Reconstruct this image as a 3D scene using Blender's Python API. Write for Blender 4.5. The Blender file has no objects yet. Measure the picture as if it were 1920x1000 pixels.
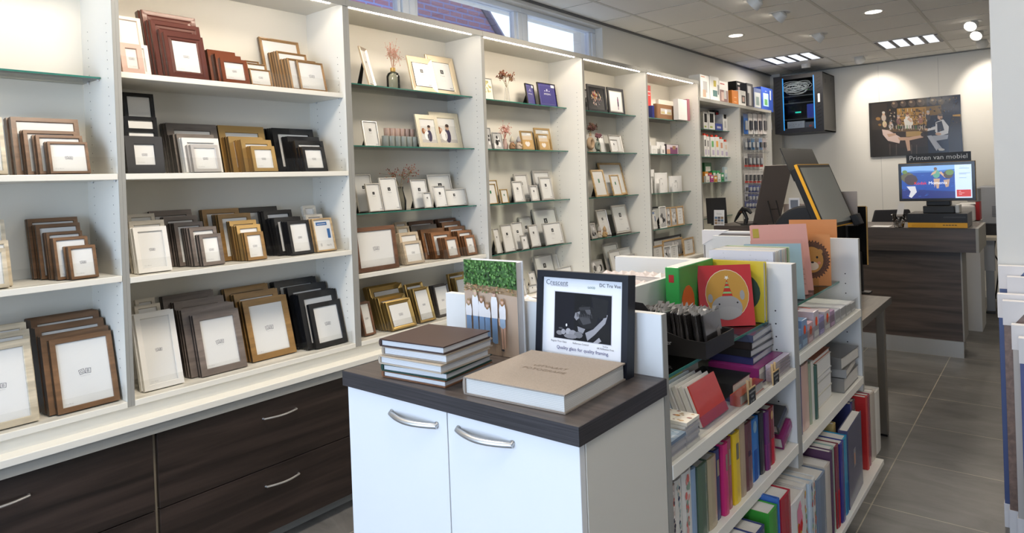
import bpy, math, random
from mathutils import Vector, Matrix
random.seed(7)
S = bpy.context.scene
COL = S.collection
# ------------------------------------------------------------------ camera
CH = 1.54                                   # eye height, the camera stands at x = y = 0
FPX = 1248.0; PPY = 352.68
YAW, PITCH, ROLL = 0.683666, -0.0065424, -0.0381727
fw = Vector((-math.sin(YAW)*math.cos(PITCH), math.cos(YAW)*math.cos(PITCH), math.sin(PITCH)))
r0 = Vector((math.cos(YAW), math.sin(YAW), 0)); u0 = r0.cross(fw)
rt = math.cos(ROLL)*r0 + math.sin(ROLL)*u0; up = -math.sin(ROLL)*r0 + math.cos(ROLL)*u0
cd = bpy.data.cameras.new('camera'); cam = bpy.data.objects.new('camera', cd); COL.objects.link(cam)
cam.matrix_world = Matrix(((rt.x, up.x, -fw.x, 0), (rt.y, up.y, -fw.y, 0), (rt.z, up.z, -fw.z, CH), (0, 0, 0, 1)))
cd.sensor_width = 36; cd.lens = FPX/1920*36; cd.shift_x = 0; cd.shift_y = -(500-PPY)/1920
cd.clip_start = .05; cd.clip_end = 200
cd.dof.use_dof = False
S.camera = cam
# ------------------------------------------------------------------ world, exposure, daylight
S.view_settings.view_transform = 'Standard'; S.view_settings.look = 'None'
S.view_settings.gamma = 1; S.view_settings.use_curve_mapping = False
S.view_settings.exposure = .22
W = bpy.data.worlds.new('sky'); S.world = W; W.use_nodes = True
W.node_tree.nodes['Background'].inputs[0].default_value = (.72, .84, 1, 1)
W.node_tree.nodes['Background'].inputs[1].default_value = 2.3
S.cycles.use_denoising = True
S.cycles.max_bounces = 7; S.cycles.diffuse_bounces = 4; S.cycles.glossy_bounces = 3
S.cycles.transmission_bounces = 4; S.cycles.transparent_max_bounces = 24
S.cycles.sample_clamp_indirect = 4; S.cycles.caustics_reflective = False; S.cycles.caustics_refractive = False
def area_light(name, loc, rot, sx, sy, power, col):
    l = bpy.data.lights.new(name, 'AREA'); l.shape = 'RECTANGLE'; l.size = sx; l.size_y = sy; l.energy = power; l.color = col
    o = bpy.data.objects.new(name, l); o.location = loc; o.rotation_euler = rot; COL.objects.link(o); return o
# daylight coming through the shop front behind the camera
area_light('shop_front_daylight', (-.9, -2.55, 1.5), (math.radians(108), 0, 0), 2.9, 2.4, 100, (.58, .74, 1))

# ------------------------------------------------------------------ pixel -> place helpers (the photo is 1920 x 1000)
def pray(px, py):
    return (px-960)/FPX*rt - (py-PPY)/FPX*up + fw
def at(px, py, ax, v):
    d = pray(px, py); c = Vector((0, 0, CH)); t = (v-c[ax])/d[ax]; return c + t*d
def y_at(px, X, Z):                          # y of the point (X, y, Z) seen in image column px
    n = rt - (px-960)/FPX*fw
    return -(X*n.x + (Z-CH)*n.z)/n.y
def x_at(px, Y, Z):
    n = rt - (px-960)/FPX*fw
    return -(Y*n.y + (Z-CH)*n.z)/n.x
def z_at(py, X, Y):
    n = up + (py-PPY)/FPX*fw
    return CH - (X*n.x + Y*n.y)/n.z

# ------------------------------------------------------------------ materials
MATS = {}
def mat(name, col=None, rough=.5, metal=0, coat=0, emit=None, estr=0, attr=False, wood=0, noise=None, spec=.5):
    if name in MATS: return MATS[name]
    m = bpy.data.materials.new(name); m.use_nodes = True; nt = m.node_tree; b = nt.nodes['Principled BSDF']
    b.inputs['Roughness'].default_value = rough; b.inputs['Metallic'].default_value = metal
    b.inputs['Coat Weight'].default_value = coat; b.inputs['Coat Roughness'].default_value = .08
    b.inputs['Specular IOR Level'].default_value = spec
    src = None
    if attr:
        a = nt.nodes.new('ShaderNodeAttribute'); a.attribute_name = 'Col'; src = a.outputs['Color']
    elif col: b.inputs['Base Color'].default_value = (*col, 1)
    if wood or noise:
        tc = nt.nodes.new('ShaderNodeTexCoord'); mp = nt.nodes.new('ShaderNodeMapping')
        mp.inputs['Scale'].default_value = noise or (6, 90, 90)
        nz = nt.nodes.new('ShaderNodeTexNoise'); nz.inputs['Scale'].default_value = 1; nz.inputs['Detail'].default_value = 6
        nz.inputs['Distortion'].default_value = .6
        nt.links.new(tc.outputs['Object'], mp.inputs[0]); nt.links.new(mp.outputs[0], nz.inputs[0])
        r = nt.nodes.new('ShaderNodeMapRange'); r.inputs[1].default_value = .3; r.inputs[2].default_value = .7
        r.inputs[3].default_value = 1-wood; r.inputs[4].default_value = 1+wood
        nt.links.new(nz.outputs[0], r.inputs[0])
        mx = nt.nodes.new('ShaderNodeVectorMath'); mx.operation = 'SCALE'
        if src is None: mx.inputs[0].default_value = col
        else: nt.links.new(src, mx.inputs[0])
        nt.links.new(r.outputs[0], mx.inputs['Scale']); src = mx.outputs[0]
    if src is not None: nt.links.new(src, b.inputs['Base Color'])
    if emit:
        b.inputs['Emission Color'].default_value = (*emit, 1); b.inputs['Emission Strength'].default_value = estr
    MATS[name] = m; return m
PAPER = mat('printed paper', attr=True, rough=.6, spec=.2)
SATIN = mat('satin painted', attr=True, rough=.42, spec=.3)
GLOSS = mat('glossy wrapped', attr=True, rough=.25, coat=.2, spec=.35)
METAL = mat('metal leaf', attr=True, rough=.32, metal=.75)
WOODF = mat('wood moulding', attr=True, rough=.35, wood=.28, noise=(40, 6, 40))
GLITTER = mat('glitter', attr=True, rough=.35, metal=.4, wood=.7, noise=(900, 900, 900))
CLOTH = mat('cloth cover', attr=True, rough=.8, wood=.1, noise=(400, 400, 400))
BLACK = mat('black plastic', (.008, .008, .009), rough=.45, spec=.3)
STEEL = mat('brushed steel', (.60, .60, .6), rough=.42, metal=1)
MEL = mat('white melamine', (.77, .745, .67), rough=.42)
MELW = mat('white cabinet melamine', (.69, .69, .68), rough=.38)
EDGE = mat('grey edge banding', (.30, .295, .27), rough=.5)
DARKW = mat('dark oak veneer', (.026, .017, .014), rough=.42, wood=.62, noise=(26, 1.6, 26))
DARKX = mat('dark oak veneer across', (.066, .048, .039), rough=.42, wood=.5, noise=(1.6, 26, 26))
TOPW = mat('grey brown oak top', (.070, .056, .050), rough=.4, wood=.4, noise=(3, 60, 60))
WALL = mat('wall paint', (.72, .71, .67), rough=.85)
LED = mat('led strip glow', (1, 1, 1), emit=(1, .85, .68), estr=50)
def glass_mat(name, tint, refl=1.0, rough=.02):
    m = bpy.data.materials.new(name); m.use_nodes = True; nt = m.node_tree
    for n in list(nt.nodes): nt.nodes.remove(n)
    o = nt.nodes.new('ShaderNodeOutputMaterial'); t = nt.nodes.new('ShaderNodeBsdfTransparent'); g = nt.nodes.new('ShaderNodeBsdfGlossy')
    t.inputs[0].default_value = (*tint, 1); g.inputs['Roughness'].default_value = rough
    f = nt.nodes.new('ShaderNodeFresnel'); f.inputs[0].default_value = 1.45
    mm = nt.nodes.new('ShaderNodeMath'); mm.operation = 'MULTIPLY'; mm.inputs[1].default_value = refl
    x = nt.nodes.new('ShaderNodeMixShader')
    nt.links.new(f.outputs[0], mm.inputs[0]); nt.links.new(mm.outputs[0], x.inputs[0]); nt.links.new(t.outputs[0], x.inputs[1]); nt.links.new(g.outputs[0], x.inputs[2]); nt.links.new(x.outputs[0], o.inputs[0])
    MATS[name] = m; return m
GLASS = glass_mat('clear shelf glass', (.93, .97, .95)); ACRYL = glass_mat('clear acrylic', (.97, .97, .965), .3)
WGLASS = glass_mat('window glass', (.98, .99, 1), .5); BOTTLE = glass_mat('green bottle glass', (.88, .91, .84), 1)
GEDGE = mat('green glass edge', (.035, .17, .13), rough=.15)
def ceil_mat():
    m = bpy.data.materials.new('ceiling tiles'); m.use_nodes = True; nt = m.node_tree; b = nt.nodes['Principled BSDF']
    g = nt.nodes.new('ShaderNodeNewGeometry'); n = nt.nodes.new('ShaderNodeTexNoise'); n.inputs['Scale'].default_value = 180
    r = nt.nodes.new('ShaderNodeMapRange'); r.inputs[3].default_value = .93; r.inputs[4].default_value = 1.03
    v = nt.nodes.new('ShaderNodeVectorMath'); v.operation = 'SCALE'; v.inputs[0].default_value = (.92, .90, .85)
    nt.links.new(g.outputs['Position'], n.inputs[0]); nt.links.new(n.outputs[0], r.inputs[0]); nt.links.new(r.outputs[0], v.inputs['Scale'])
    nt.links.new(v.outputs[0], b.inputs['Base Color']); b.inputs['Roughness'].default_value = .9; MATS['ct'] = m; return m
def floor_mat():
    m = bpy.data.materials.new('dark stone tiles'); m.use_nodes = True; nt = m.node_tree; b = nt.nodes['Principled BSDF']; L = nt.links.new
    g = nt.nodes.new('ShaderNodeNewGeometry'); mp = nt.nodes.new('ShaderNodeMapping'); mp.inputs['Location'].default_value = (.69, -.38, 0)
    L(g.outputs['Position'], mp.inputs[0])
    br = nt.nodes.new('ShaderNodeTexBrick'); br.offset = 0; br.squash = 1
    br.inputs['Scale'].default_value = 1; br.inputs['Brick Width'].default_value = .6; br.inputs['Row Height'].default_value = .6
    br.inputs['Mortar Size'].default_value = .0026; br.inputs['Mortar Smooth'].default_value = .1; br.inputs['Bias'].default_value = 0
    br.inputs['Color1'].default_value = (.130, .125, .118, 1); br.inputs['Color2'].default_value = (.155, .149, .140, 1); br.inputs['Mortar'].default_value = (.42, .37, .28, 1)
    L(mp.outputs[0], br.inputs[0])
    mp2 = nt.nodes.new('ShaderNodeMapping'); mp2.inputs['Scale'].default_value = (2.2, 6, 3); L(g.outputs['Position'], mp2.inputs[0])
    n = nt.nodes.new('ShaderNodeTexNoise'); n.inputs['Scale'].default_value = 1.3; n.inputs['Detail'].default_value = 9; n.inputs['Roughness'].default_value = .65; n.inputs['Distortion'].default_value = .8
    L(mp2.outputs[0], n.inputs[0])
    r = nt.nodes.new('ShaderNodeMapRange'); r.inputs[1].default_value = .3; r.inputs[2].default_value = .72; r.inputs[3].default_value = .72; r.inputs[4].default_value = 1.3; L(n.outputs[0], r.inputs[0])
    v = nt.nodes.new('ShaderNodeVectorMath'); v.operation = 'SCALE'; L(br.outputs[0], v.inputs[0]); L(r.outputs[0], v.inputs['Scale']); L(v.outputs[0], b.inputs['Base Color'])
    b.inputs['Roughness'].default_value = .42; MATS['fl'] = m; return m
def brick_mat():
    m = bpy.data.materials.new('brick'); m.use_nodes = True; nt = m.node_tree; b = nt.nodes['Principled BSDF']; L = nt.links.new
    tc = nt.nodes.new('ShaderNodeTexCoord'); mp = nt.nodes.new('ShaderNodeMapping'); mp.inputs['Rotation'].default_value = (0, math.radians(90), math.radians(90))
    sx = nt.nodes.new('ShaderNodeSeparateXYZ'); cx = nt.nodes.new('ShaderNodeCombineXYZ'); L(tc.outputs['Object'], sx.inputs[0]); L(sx.outputs[1], cx.inputs[0]); L(sx.outputs[2], cx.inputs[1])
    br = nt.nodes.new('ShaderNodeTexBrick'); br.inputs['Scale'].default_value = 1; br.inputs['Brick Width'].default_value = .34; br.inputs['Row Height'].default_value = .11; br.inputs['Mortar Size'].default_value = .016
    br.inputs['Color1'].default_value = (.17, .07, .11, 1); br.inputs['Color2'].default_value = (.22, .10, .14, 1); br.inputs['Mortar'].default_value = (.13, .15, .32, 1)
    L(cx.outputs[0], br.inputs[0]); L(br.outputs[0], b.inputs['Base Color']); b.inputs['Roughness'].default_value = .9; MATS['br'] = m; return m
CEIL = ceil_mat(); FLOOR = floor_mat(); BRICK = brick_mat()

# ------------------------------------------------------------------ mesh builder
TXT = {}
def text_mesh(s, bold=False):
    if s in TXT: return TXT[s]
    cu = bpy.data.curves.new('t', 'FONT'); cu.body = s; cu.size = 1; cu.resolution_u = 2
    if bold: cu.offset = .02
    o = bpy.data.objects.new('t', cu); me = bpy.data.meshes.new_from_object(o)
    vs = [(v.co.x, v.co.y) for v in me.vertices]; fs = [tuple(p.vertices) for p in me.polygons]
    bpy.data.objects.remove(o); bpy.data.meshes.remove(me); bpy.data.curves.remove(cu)
    xs = [v[0] for v in vs] or [0]; w = (min(xs), max(xs)); TXT[s] = (vs, fs, w); return TXT[s]
GREY = (.5, .5, .5)
class MB:
    def __init__(s): s.v = []; s.f = []; s.c = []; s.m = []; s.T = None
    def add(s, vs, fs, col=GREY, m=0):
        n = len(s.v)
        if s.T is not None: vs = [s.T @ Vector(v) for v in vs]
        s.v += [tuple(v) for v in vs]
        for i, f in enumerate(fs): s.f.append(tuple(n+k for k in f)); s.c.append(col[i] if isinstance(col, list) else col); s.m.append(m)
        return s
    def box(s, x0, x1, y0, y1, z0, z1, col=GREY, m=0):
        if x0 > x1: x0, x1 = x1, x0
        if y0 > y1: y0, y1 = y1, y0
        if z0 > z1: z0, z1 = z1, z0
        return s.add([(x, y, z) for z in (z0, z1) for y in (y0, y1) for x in (x0, x1)],
                     [(0, 2, 3, 1), (4, 5, 7, 6), (0, 1, 5, 4), (2, 6, 7, 3), (0, 4, 6, 2), (1, 3, 7, 5)], col, m)
    def poly(s, pts, col=GREY, m=0): return s.add(pts, [tuple(range(len(pts)))], col, m)
    def prism(s, pts, vec, col=GREY, m=0):
        n = len(pts); a = [Vector(p) for p in pts]; b = [p+Vector(vec) for p in a]
        return s.add(a+b, [tuple(range(n))[::-1], tuple(range(n, 2*n))]+[(i, (i+1) % n, n+(i+1) % n, n+i) for i in range(n)], col, m)
    def tube(s, pts, r, col=GREY, n=8, m=0, cap=True):
        pts = [Vector(p) for p in pts]; vs = []; k = len(pts); rr = r if isinstance(r, (list, tuple)) else [r]*k
        ref = None
        for i, p in enumerate(pts):
            d = (pts[min(i+1, k-1)]-pts[max(i-1, 0)]).normalized()
            if ref is None: ref = Vector((0, 0, 1)) if abs(d.z) < .9 else Vector((1, 0, 0))
            a = d.cross(ref).normalized(); b = d.cross(a).normalized(); ref = -b if False else ref
            for j in range(n):
                t = 2*math.pi*j/n; vs.append(p+rr[i]*(math.cos(t)*a+math.sin(t)*b))
        fs = [(i*n+j, i*n+(j+1) % n, (i+1)*n+(j+1) % n, (i+1)*n+j) for i in range(k-1) for j in range(n)]
        if cap: fs += [tuple(range(n))[::-1], tuple(range((k-1)*n, k*n))]
        return s.add(vs, fs, col, m)
    def lathe(s, prof, col=GREY, c=(0, 0, 0), n=20, m=0):
        vs = []; k = len(prof)
        for r, z in prof:
            for j in range(n): t = 2*math.pi*j/n; vs.append((c[0]+r*math.cos(t), c[1]+r*math.sin(t), c[2]+z))
        fs = [(i*n+j, i*n+(j+1) % n, (i+1)*n+(j+1) % n, (i+1)*n+j) for i in range(k-1) for j in range(n)]
        return s.add(vs, fs+[tuple(range(n))[::-1], tuple(range((k-1)*n, k*n))], col, m)
    def ball(s, c, r, col=GREY, n=8, m=0, sz=1):
        p = [(max(1e-4, r*math.sin(math.pi*i/n)), -r*sz*math.cos(math.pi*i/n)) for i in range(n+1)]
        return s.lathe(p, col, c, n, m)
    def text(s, t, size, o, ux, uy, col=(.05, .05, .05), m=0, align=.5):
        vs, fs, w = text_mesh(t); o = Vector(o); ux = Vector(ux); uy = Vector(uy); off = -(w[0]+(w[1]-w[0])*align)
        return s.add([o+ux*((x+off)*size)+uy*(y*size) for x, y in vs], fs, col, m)
    def mesh(s, name, mats):
        me = bpy.data.meshes.new(name); me.from_pydata(s.v, [], s.f)
        for mm in (mats if isinstance(mats, (list, tuple)) else [mats]): me.materials.append(mm)
        ca = me.color_attributes.new('Col', 'FLOAT_COLOR', 'CORNER')
        buf = []
        for f, c in zip(s.f, s.c): buf += [c[0], c[1], c[2], 1]*len(f)
        if buf: ca.data.foreach_set('color', buf)
        if s.m: me.polygons.foreach_set('material_index', s.m)
        me.update(); return me
    def build(s, name, mats, parent=None, bevel=0, smooth=False):
        return link(name, s.mesh(name, mats), parent, bevel, smooth)
def link(name, me, parent=None, bevel=0, smooth=False):
    o = bpy.data.objects.new(name, me); COL.objects.link(o)
    if parent is not None: o.parent = parent
    if smooth:
        for p in me.polygons: p.use_smooth = True
        try: me.set_sharp_from_angle(angle=math.radians(40))
        except Exception: pass
    if bevel:
        b = o.modifiers.new('bevel', 'BEVEL'); b.width = bevel; b.segments = 2; b.limit_method = 'ANGLE'
    return o
def thing(name, label, cat, loc=(0, 0, 0), rot=(0, 0, 0), group=None):
    o = bpy.data.objects.new(name, None); o.empty_display_size = .05; COL.objects.link(o)
    o.location = loc; o.rotation_euler = rot; return tag(o, label, cat, group)
def tag(o, label, cat, group=None):
    o['label'] = label; o['category'] = cat
    if group: o['group'] = group
    return o
def struct(o): o['kind'] = 'structure'; return o
ORD = ['', 'front', 'second', 'third', 'fourth', 'fifth', 'sixth', 'seventh', 'eighth', 'ninth', 'tenth', 'eleventh', 'twelfth', 'thirteenth', 'fourteenth', 'fifteenth', 'sixteenth', 'seventeenth']
NTH = ['', 'first', 'second', 'third', 'fourth', 'fifth', 'sixth', 'seventh', 'eighth', 'ninth', 'tenth', 'eleventh', 'twelfth', 'thirteenth', 'fourteenth']
# ================================================================== the room
XW = -3.0; YB = 9.5; CZ = 2.9; XR = 3.0; YF = -2.6
struct(MB().box(XW-.2, XR+.2, YF-.2, YB+.2, -.1, 0).build('floor', FLOOR))
struct(MB().box(XW-.2, XR+.2, YF-.2, YB+.2, CZ, CZ+.1).build('ceiling', CEIL))
tee = MB()
for i in range(-1, 10): tee.box(-2.67+.6*i-.012, -2.67+.6*i+.012, YF, YB-.03, CZ-.004, CZ+.001, (.70, .68, .62))
for i in range(-12, 8): tee.box(XW+.03, XR, 4.95+.6*i-.006, 4.95+.6*i+.006, CZ-.0025, CZ+.001, (.55, .53, .48))
struct(tee.build('trim_ceiling_grid', mat('grid', attr=True, rough=.6)))
# left wall with the high window band
WY = [-.9, .46, 1.83, 3.20, 3.97, 5.0]; WZ0, WZ1 = 2.50, 2.86; WY0, WY1 = -1.0, 5.0
w = MB(); w.box(XW-.3, XW, YF, YB, 0, WZ0).box(XW-.3, XW, YF, YB, WZ1, CZ).box(XW-.3, XW, WY1, YB, WZ0, WZ1).box(XW-.3, XW, YF, WY0, WZ0, WZ1)
struct(w.build('wall_left', WALL))
struct(MB().box(XW, XR, YB, YB+.2, 0, CZ).build('wall_back', WALL))
struct(MB().box(XR, XR+.2, YF, YB, 0, CZ).build('wall_right', WALL))
struct(MB().box(XW, XW+.13, 9.42-.02, YB, 0, CZ).build('wall_corner_left', WALL))
struct(MB().box(-.205, 1.3, 3.66, 3.80, 0, CZ).build('wall_partition', WALL))
struct(MB().box(XW, -2.62, 9.485, 9.5, 0, .08, (.6, .6, .58)).box(-2.0, XR, 9.485, 9.5, 0, .08, (.6, .6, .58)).build('baseboard_back', SATIN))
struct(MB().box(XW, XR, YB-.02, YB, CZ-.014, CZ-.002, (.25, .25, .24)).box(XW, XW+.02, YF, YB, CZ-.016, CZ-.002, (.12, .12, .12)).build('trim_ceiling_edge', SATIN))
# panel joints of the back wall
j = MB()
for px in (1648, 1760): x = x_at(px, YB-.002, 2.5); j.box(x-.002, x+.002, YB-.003, YB, .1, CZ-.04, (.5, .5, .48))
struct(j.build('trim_wall_joints', SATIN))
# shop front behind the camera: low wall, bars, glass; unseen, opening narrowed to keep daylight off shelves
f = MB().box(XW, XR, YF-.2, YF, 0, .3).box(XW, XR, YF-.2, YF, 2.75, CZ); f.box(XW, XW+.6, YF-.2, YF, .3, 2.75).box(.6, XR, YF-.2, YF, .3, 2.75)
struct(f.build('wall_front', WALL))
fr = MB()
for x in (-2.37, -.9, .57): fr.box(x-.03, x+.03, YF-.12, YF-.05, .3, 2.75, (.6, .6, .6))
wf = struct(fr.build('window_9', SATIN)); MB().box(-2.4, .6, YF-.09, YF-.085, .3, 2.75).build('pane', WGLASS, wf)
# high windows: each one a frame with its pane
PF = mat('white window frame', (.72, .78, .86), rough=.35)
WI = [(-1.0, .55), (.55, 1.55), (1.55, 2.83), (2.83, 3.97), (3.97, 5.0)]
for i, (a, b) in enumerate(WI):
    q = MB(); x0, x1 = XW-.14, XW-.07; t = .055
    if i == 2: a += .0
    q.box(x0, x1, a, b, WZ0, WZ0+t).box(x0, x1, a, b, WZ1-t*.7, WZ1).box(x0, x1, a, a+t, WZ0+t, WZ1-t*.7).box(x0, x1, b-t, b, WZ0+t, WZ1-t*.7)
    o = struct(q.build('window_%d' % (i+1), PF, bevel=.006))
    s = MB(); t2 = .085; s.box(x0+.01, x1-.015, a+t, a+t2, WZ0+t, WZ1-t*.7).box(x0+.01, x1-.015, b-t2, b-t, WZ0+t, WZ1-t*.7).box(x0+.01, x1-.015, a+t2, b-t2, WZ0+t, WZ0+t2)
    s.build('sash', PF, o, bevel=.004)
    MB().box(x0+.03, x0+.034, a+t, b-t, WZ0+t, WZ1-t*.7).build('pane', WGLASS, o)
struct(MB().box(XW-.07, XW+.03, WY0, WY1, WZ0-.015, WZ0, (.75, .78, .82)).build('trim_window_sill', SATIN))
# neighbouring brick house seen through the high windows
g0 = at(895, 0, 0, -9.0); g1 = at(925, 50, 0, -9.0); sl = (g1.z-g0.z)/(g1.y-g0.y)
hs = thing('brick_house', 'red brick gable house outside behind the high windows', 'house', (-9, 4, 0))
g1 = at(921, 50, 0, -9.0); ya = g1.y+1.2; za = g1.z+sl*1.2; yt = ya-8
MB().prism([(-9, -12, 0), (-9, ya, 0), (-9, ya, za), (-9, yt, za-sl*8), (-9, yt-9, za-sl*8)], (-3, 0, 0)).build('gable_wall', BRICK, hs).location = (9, -4, 0)
MB().prism([(-8.9, ya+.1, za-.02), (-8.9, yt, za-sl*8.1), (-8.9, yt, za-sl*8.1+.07), (-8.9, ya+.1, za+.05)], (-3.1, 0, 0), (.13, .12, .2)).build('roof_edge', SATIN, hs).location = (9, -4, 0)
tag(MB().box(-6.56, -6.5, y_at(1083, -6.5, 4), y_at(1083, -6.5, 4)+.8, 0, 7).build('brick_chimney_stack', BRICK), 'narrow brick wall corner outside at the right edge of the last high window', 'wall')

# ================================================================== ceiling lamps
LEM = mat('lamp glow', (1, 1, 1), emit=(1, .90, .76), estr=5); LOUV = mat('louvre glow', (1, 1, 1), emit=(.80, .87, 1), estr=1.05)
WHT = mat('white lamp enamel', (.75, .74, .70), rough=.4)
def spot(name, loc, aim, power, size=75, col=(1, .89, .76), r=.05):
    l = bpy.data.lights.new(name, 'SPOT'); l.energy = power; l.spot_size = math.radians(size); l.spot_blend = .55; l.color = col; l.shadow_soft_size = r
    o = bpy.data.objects.new(name, l); o.location = loc; o.rotation_euler = (Vector(aim)-Vector(loc)).to_track_quat('-Z', 'Y').to_euler(); COL.objects.link(o); return o
def downlight(x, y, label, power=26):
    t = thing('recessed_downlight', label, 'ceiling light', (x, y, CZ), group='round recessed downlights')
    MB().lathe([(.062, -.001), (.082, -.004), (.086, 0), (.062, 0)], n=28).build('trim_ring', WHT, t, smooth=True)
    MB().lathe([(.0005, -.0035), (.064, -.003)], n=28).build('diffuser', LEM, t)
    o = spot('downlight_beam', (0, 0, -.03), (0, 0, -3), power, 110); o.parent = t
def gimbal(x, y, ax, ay, label, power=26, lit=True, size=60):
    t = thing('ceiling_spotlight', label, 'ceiling light', (x, y, CZ), (0, 0, math.atan2(ay, ax)), group='tilting ceiling spotlights')
    MB().lathe([(.06, -.001), (.085, -.004), (.088, 0), (.06, 0)], n=24).build('trim_ring', WHT, t, smooth=True)
    h = MB(); R = Matrix.Translation((0, 0, -.028)) @ Matrix.Rotation(math.radians(-52), 4, 'Y')
    h.T = R; h.lathe([(.03, .05), (.05, .035), (.058, -.012), (.058, -.03), (.052, -.03), (.05, -.014), (.01, -.012)], n=24)
    h.build('lamp_head', WHT, t, smooth=True)
    g = MB(); g.T = R; g.lathe([(.0005, -.0255), (.051, -.024)], n=20); g.build('lens', LEM if lit else WHT, t)
    d = R.to_3x3() @ Vector((0, 0, -1)); p = R @ Vector((0, 0, -.04))
    o = spot('spotlight_beam', p, p+d, power, size); o.parent = t
# px labels follow the photo
downlight(-2.37, 6.45, 'round glowing recessed downlight nearest the left wall, above the shelving end')
downlight(-1.17, 6.45, 'round glowing recessed downlight above the service counter, right of the white spotlights')
gimbal(-1.77, 5.25, -1, 0, 'white tilting spotlight cut off by the top edge of the photo', 40)
gimbal(-1.77, 5.85, -1, 0, 'white tilting spotlight just below the one at the top edge', 40)
gimbal(-1.77, 7.05, -1, 0, 'white tilting spotlight between the two round downlights, further back', 30)
gimbal(-1.77, 8.85, .15, 1, 'small white spotlight close to the back wall, between the louvre lamps', 26, size=68)
gimbal(-.57, 7.65, -.35, -1, 'lit spotlight nearest of the three beside the partition', 22)
gimbal(-.57, 8.25, -.35, -1, 'lit spotlight middle of the three beside the partition', 22)
gimbal(-.57, 8.85, .1, 1, 'unlit-looking spotlight furthest of the three beside the partition', 30, size=68)
def louver(x, y, label, power):
    t = thing('louvre_ceiling_lamp', label, 'ceiling light', (x, y, CZ), group='square louvre ceiling lamps')
    q = MB().box(-.295, .295, -.295, .295, -.006, -.001, (.66, .64, .60)); q.build('housing', SATIN, t)
    for k in range(4):
        yy = 0; xx = -.205+.137*k
        MB().box(xx-.045, xx+.045, -.24, .24, -.0085, -.006).build('light_tube_panel', LOUV, t)
    for k in range(5):
        xx = -.2735+.137*k
        MB().prism([(xx-.018, -.25, -.006), (xx+.018, -.25, -.006), (xx, -.25, -.016)], (0, .5, 0), (.10, .10, .11)).build('louvre_blade', SATIN, t)
    a = area_light('louvre_light', (0, 0, -.03), (0, 0, 0), .5, .5, power, (1, .88, .73)); a.parent = t
louver(-2.37, 8.25, 'square louvre lamp on the ceiling next to the server rack', 14)
louver(-1.17, 8.25, 'square louvre lamp on the ceiling above the wall picture', 14)
for x, y, p, wd in ((-1.77, 3.45, 33, 'above the gondola'), (-1.77, 1.05, 29, 'above the white cabinet'), (.63, 3.45, 12, 'over the aisle'), (.03, .45, 10, 'over the entrance'), (1.83, 6.45, 12, 'behind the partition')):
    louver(x, y, 'unseen louvre lamp added for fill light on the near ceiling %s' % wd, p)  # lamps out of view, added as general fill light

# ================================================================== wall shelving
XF = -2.68; DV = [-.05, 1.0025, 2.046, 3.058, 4.174, 5.168, 6.24, 7.335, 8.385]
TOPZ = 2.475; BOT = .785; SB = XW+.006
BAYN = ['leftmost bay', 'second bay', 'third bay', 'fourth bay', 'fifth bay', 'sixth bay', 'accessory bay', 'pegboard bay']
# (z, front x, kind) g = glass, w = wood
SH = [[(2.004, -2.80, 'g'), (1.632, XF, 'w'), (1.254, XF, 'w')],
      [(2.016, -2.70, 'w'), (1.632, XF, 'w'), (1.244, XF, 'w')],
      [(2.086, -2.767, 'g'), (1.767, -2.767, 'g'), (1.416, -2.767, 'g'), (1.115, -2.70, 'w')],
      [(2.095, -2.83, 'g'), (1.771, -2.83, 'g'), (1.409, -2.83, 'g'), (1.08, -2.83, 'g')],
      [(2.086, -2.79, 'g'), (1.764, -2.79, 'g'), (1.406, -2.79, 'g'), (1.081, -2.79, 'g')],
      [(2.086, -2.79, 'g'), (1.76, -2.79, 'g'), (1.402, -2.79, 'g'), (1.076, -2.79, 'g')],
      [(2.033, -2.80, 'g'), (1.742, -2.80, 'g'), (1.474, -2.80, 'g'), (1.10, -2.80, 'g')], []]
BD = ['with black, brown and champagne frames', 'filled with frame stacks', 'with vase of pink flowers', 'with the blue frames', 'with the donut vases', 'with brown and white albums', 'with camera boxes, ending lower than the rest', 'holding the hooked blister packs']
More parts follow.
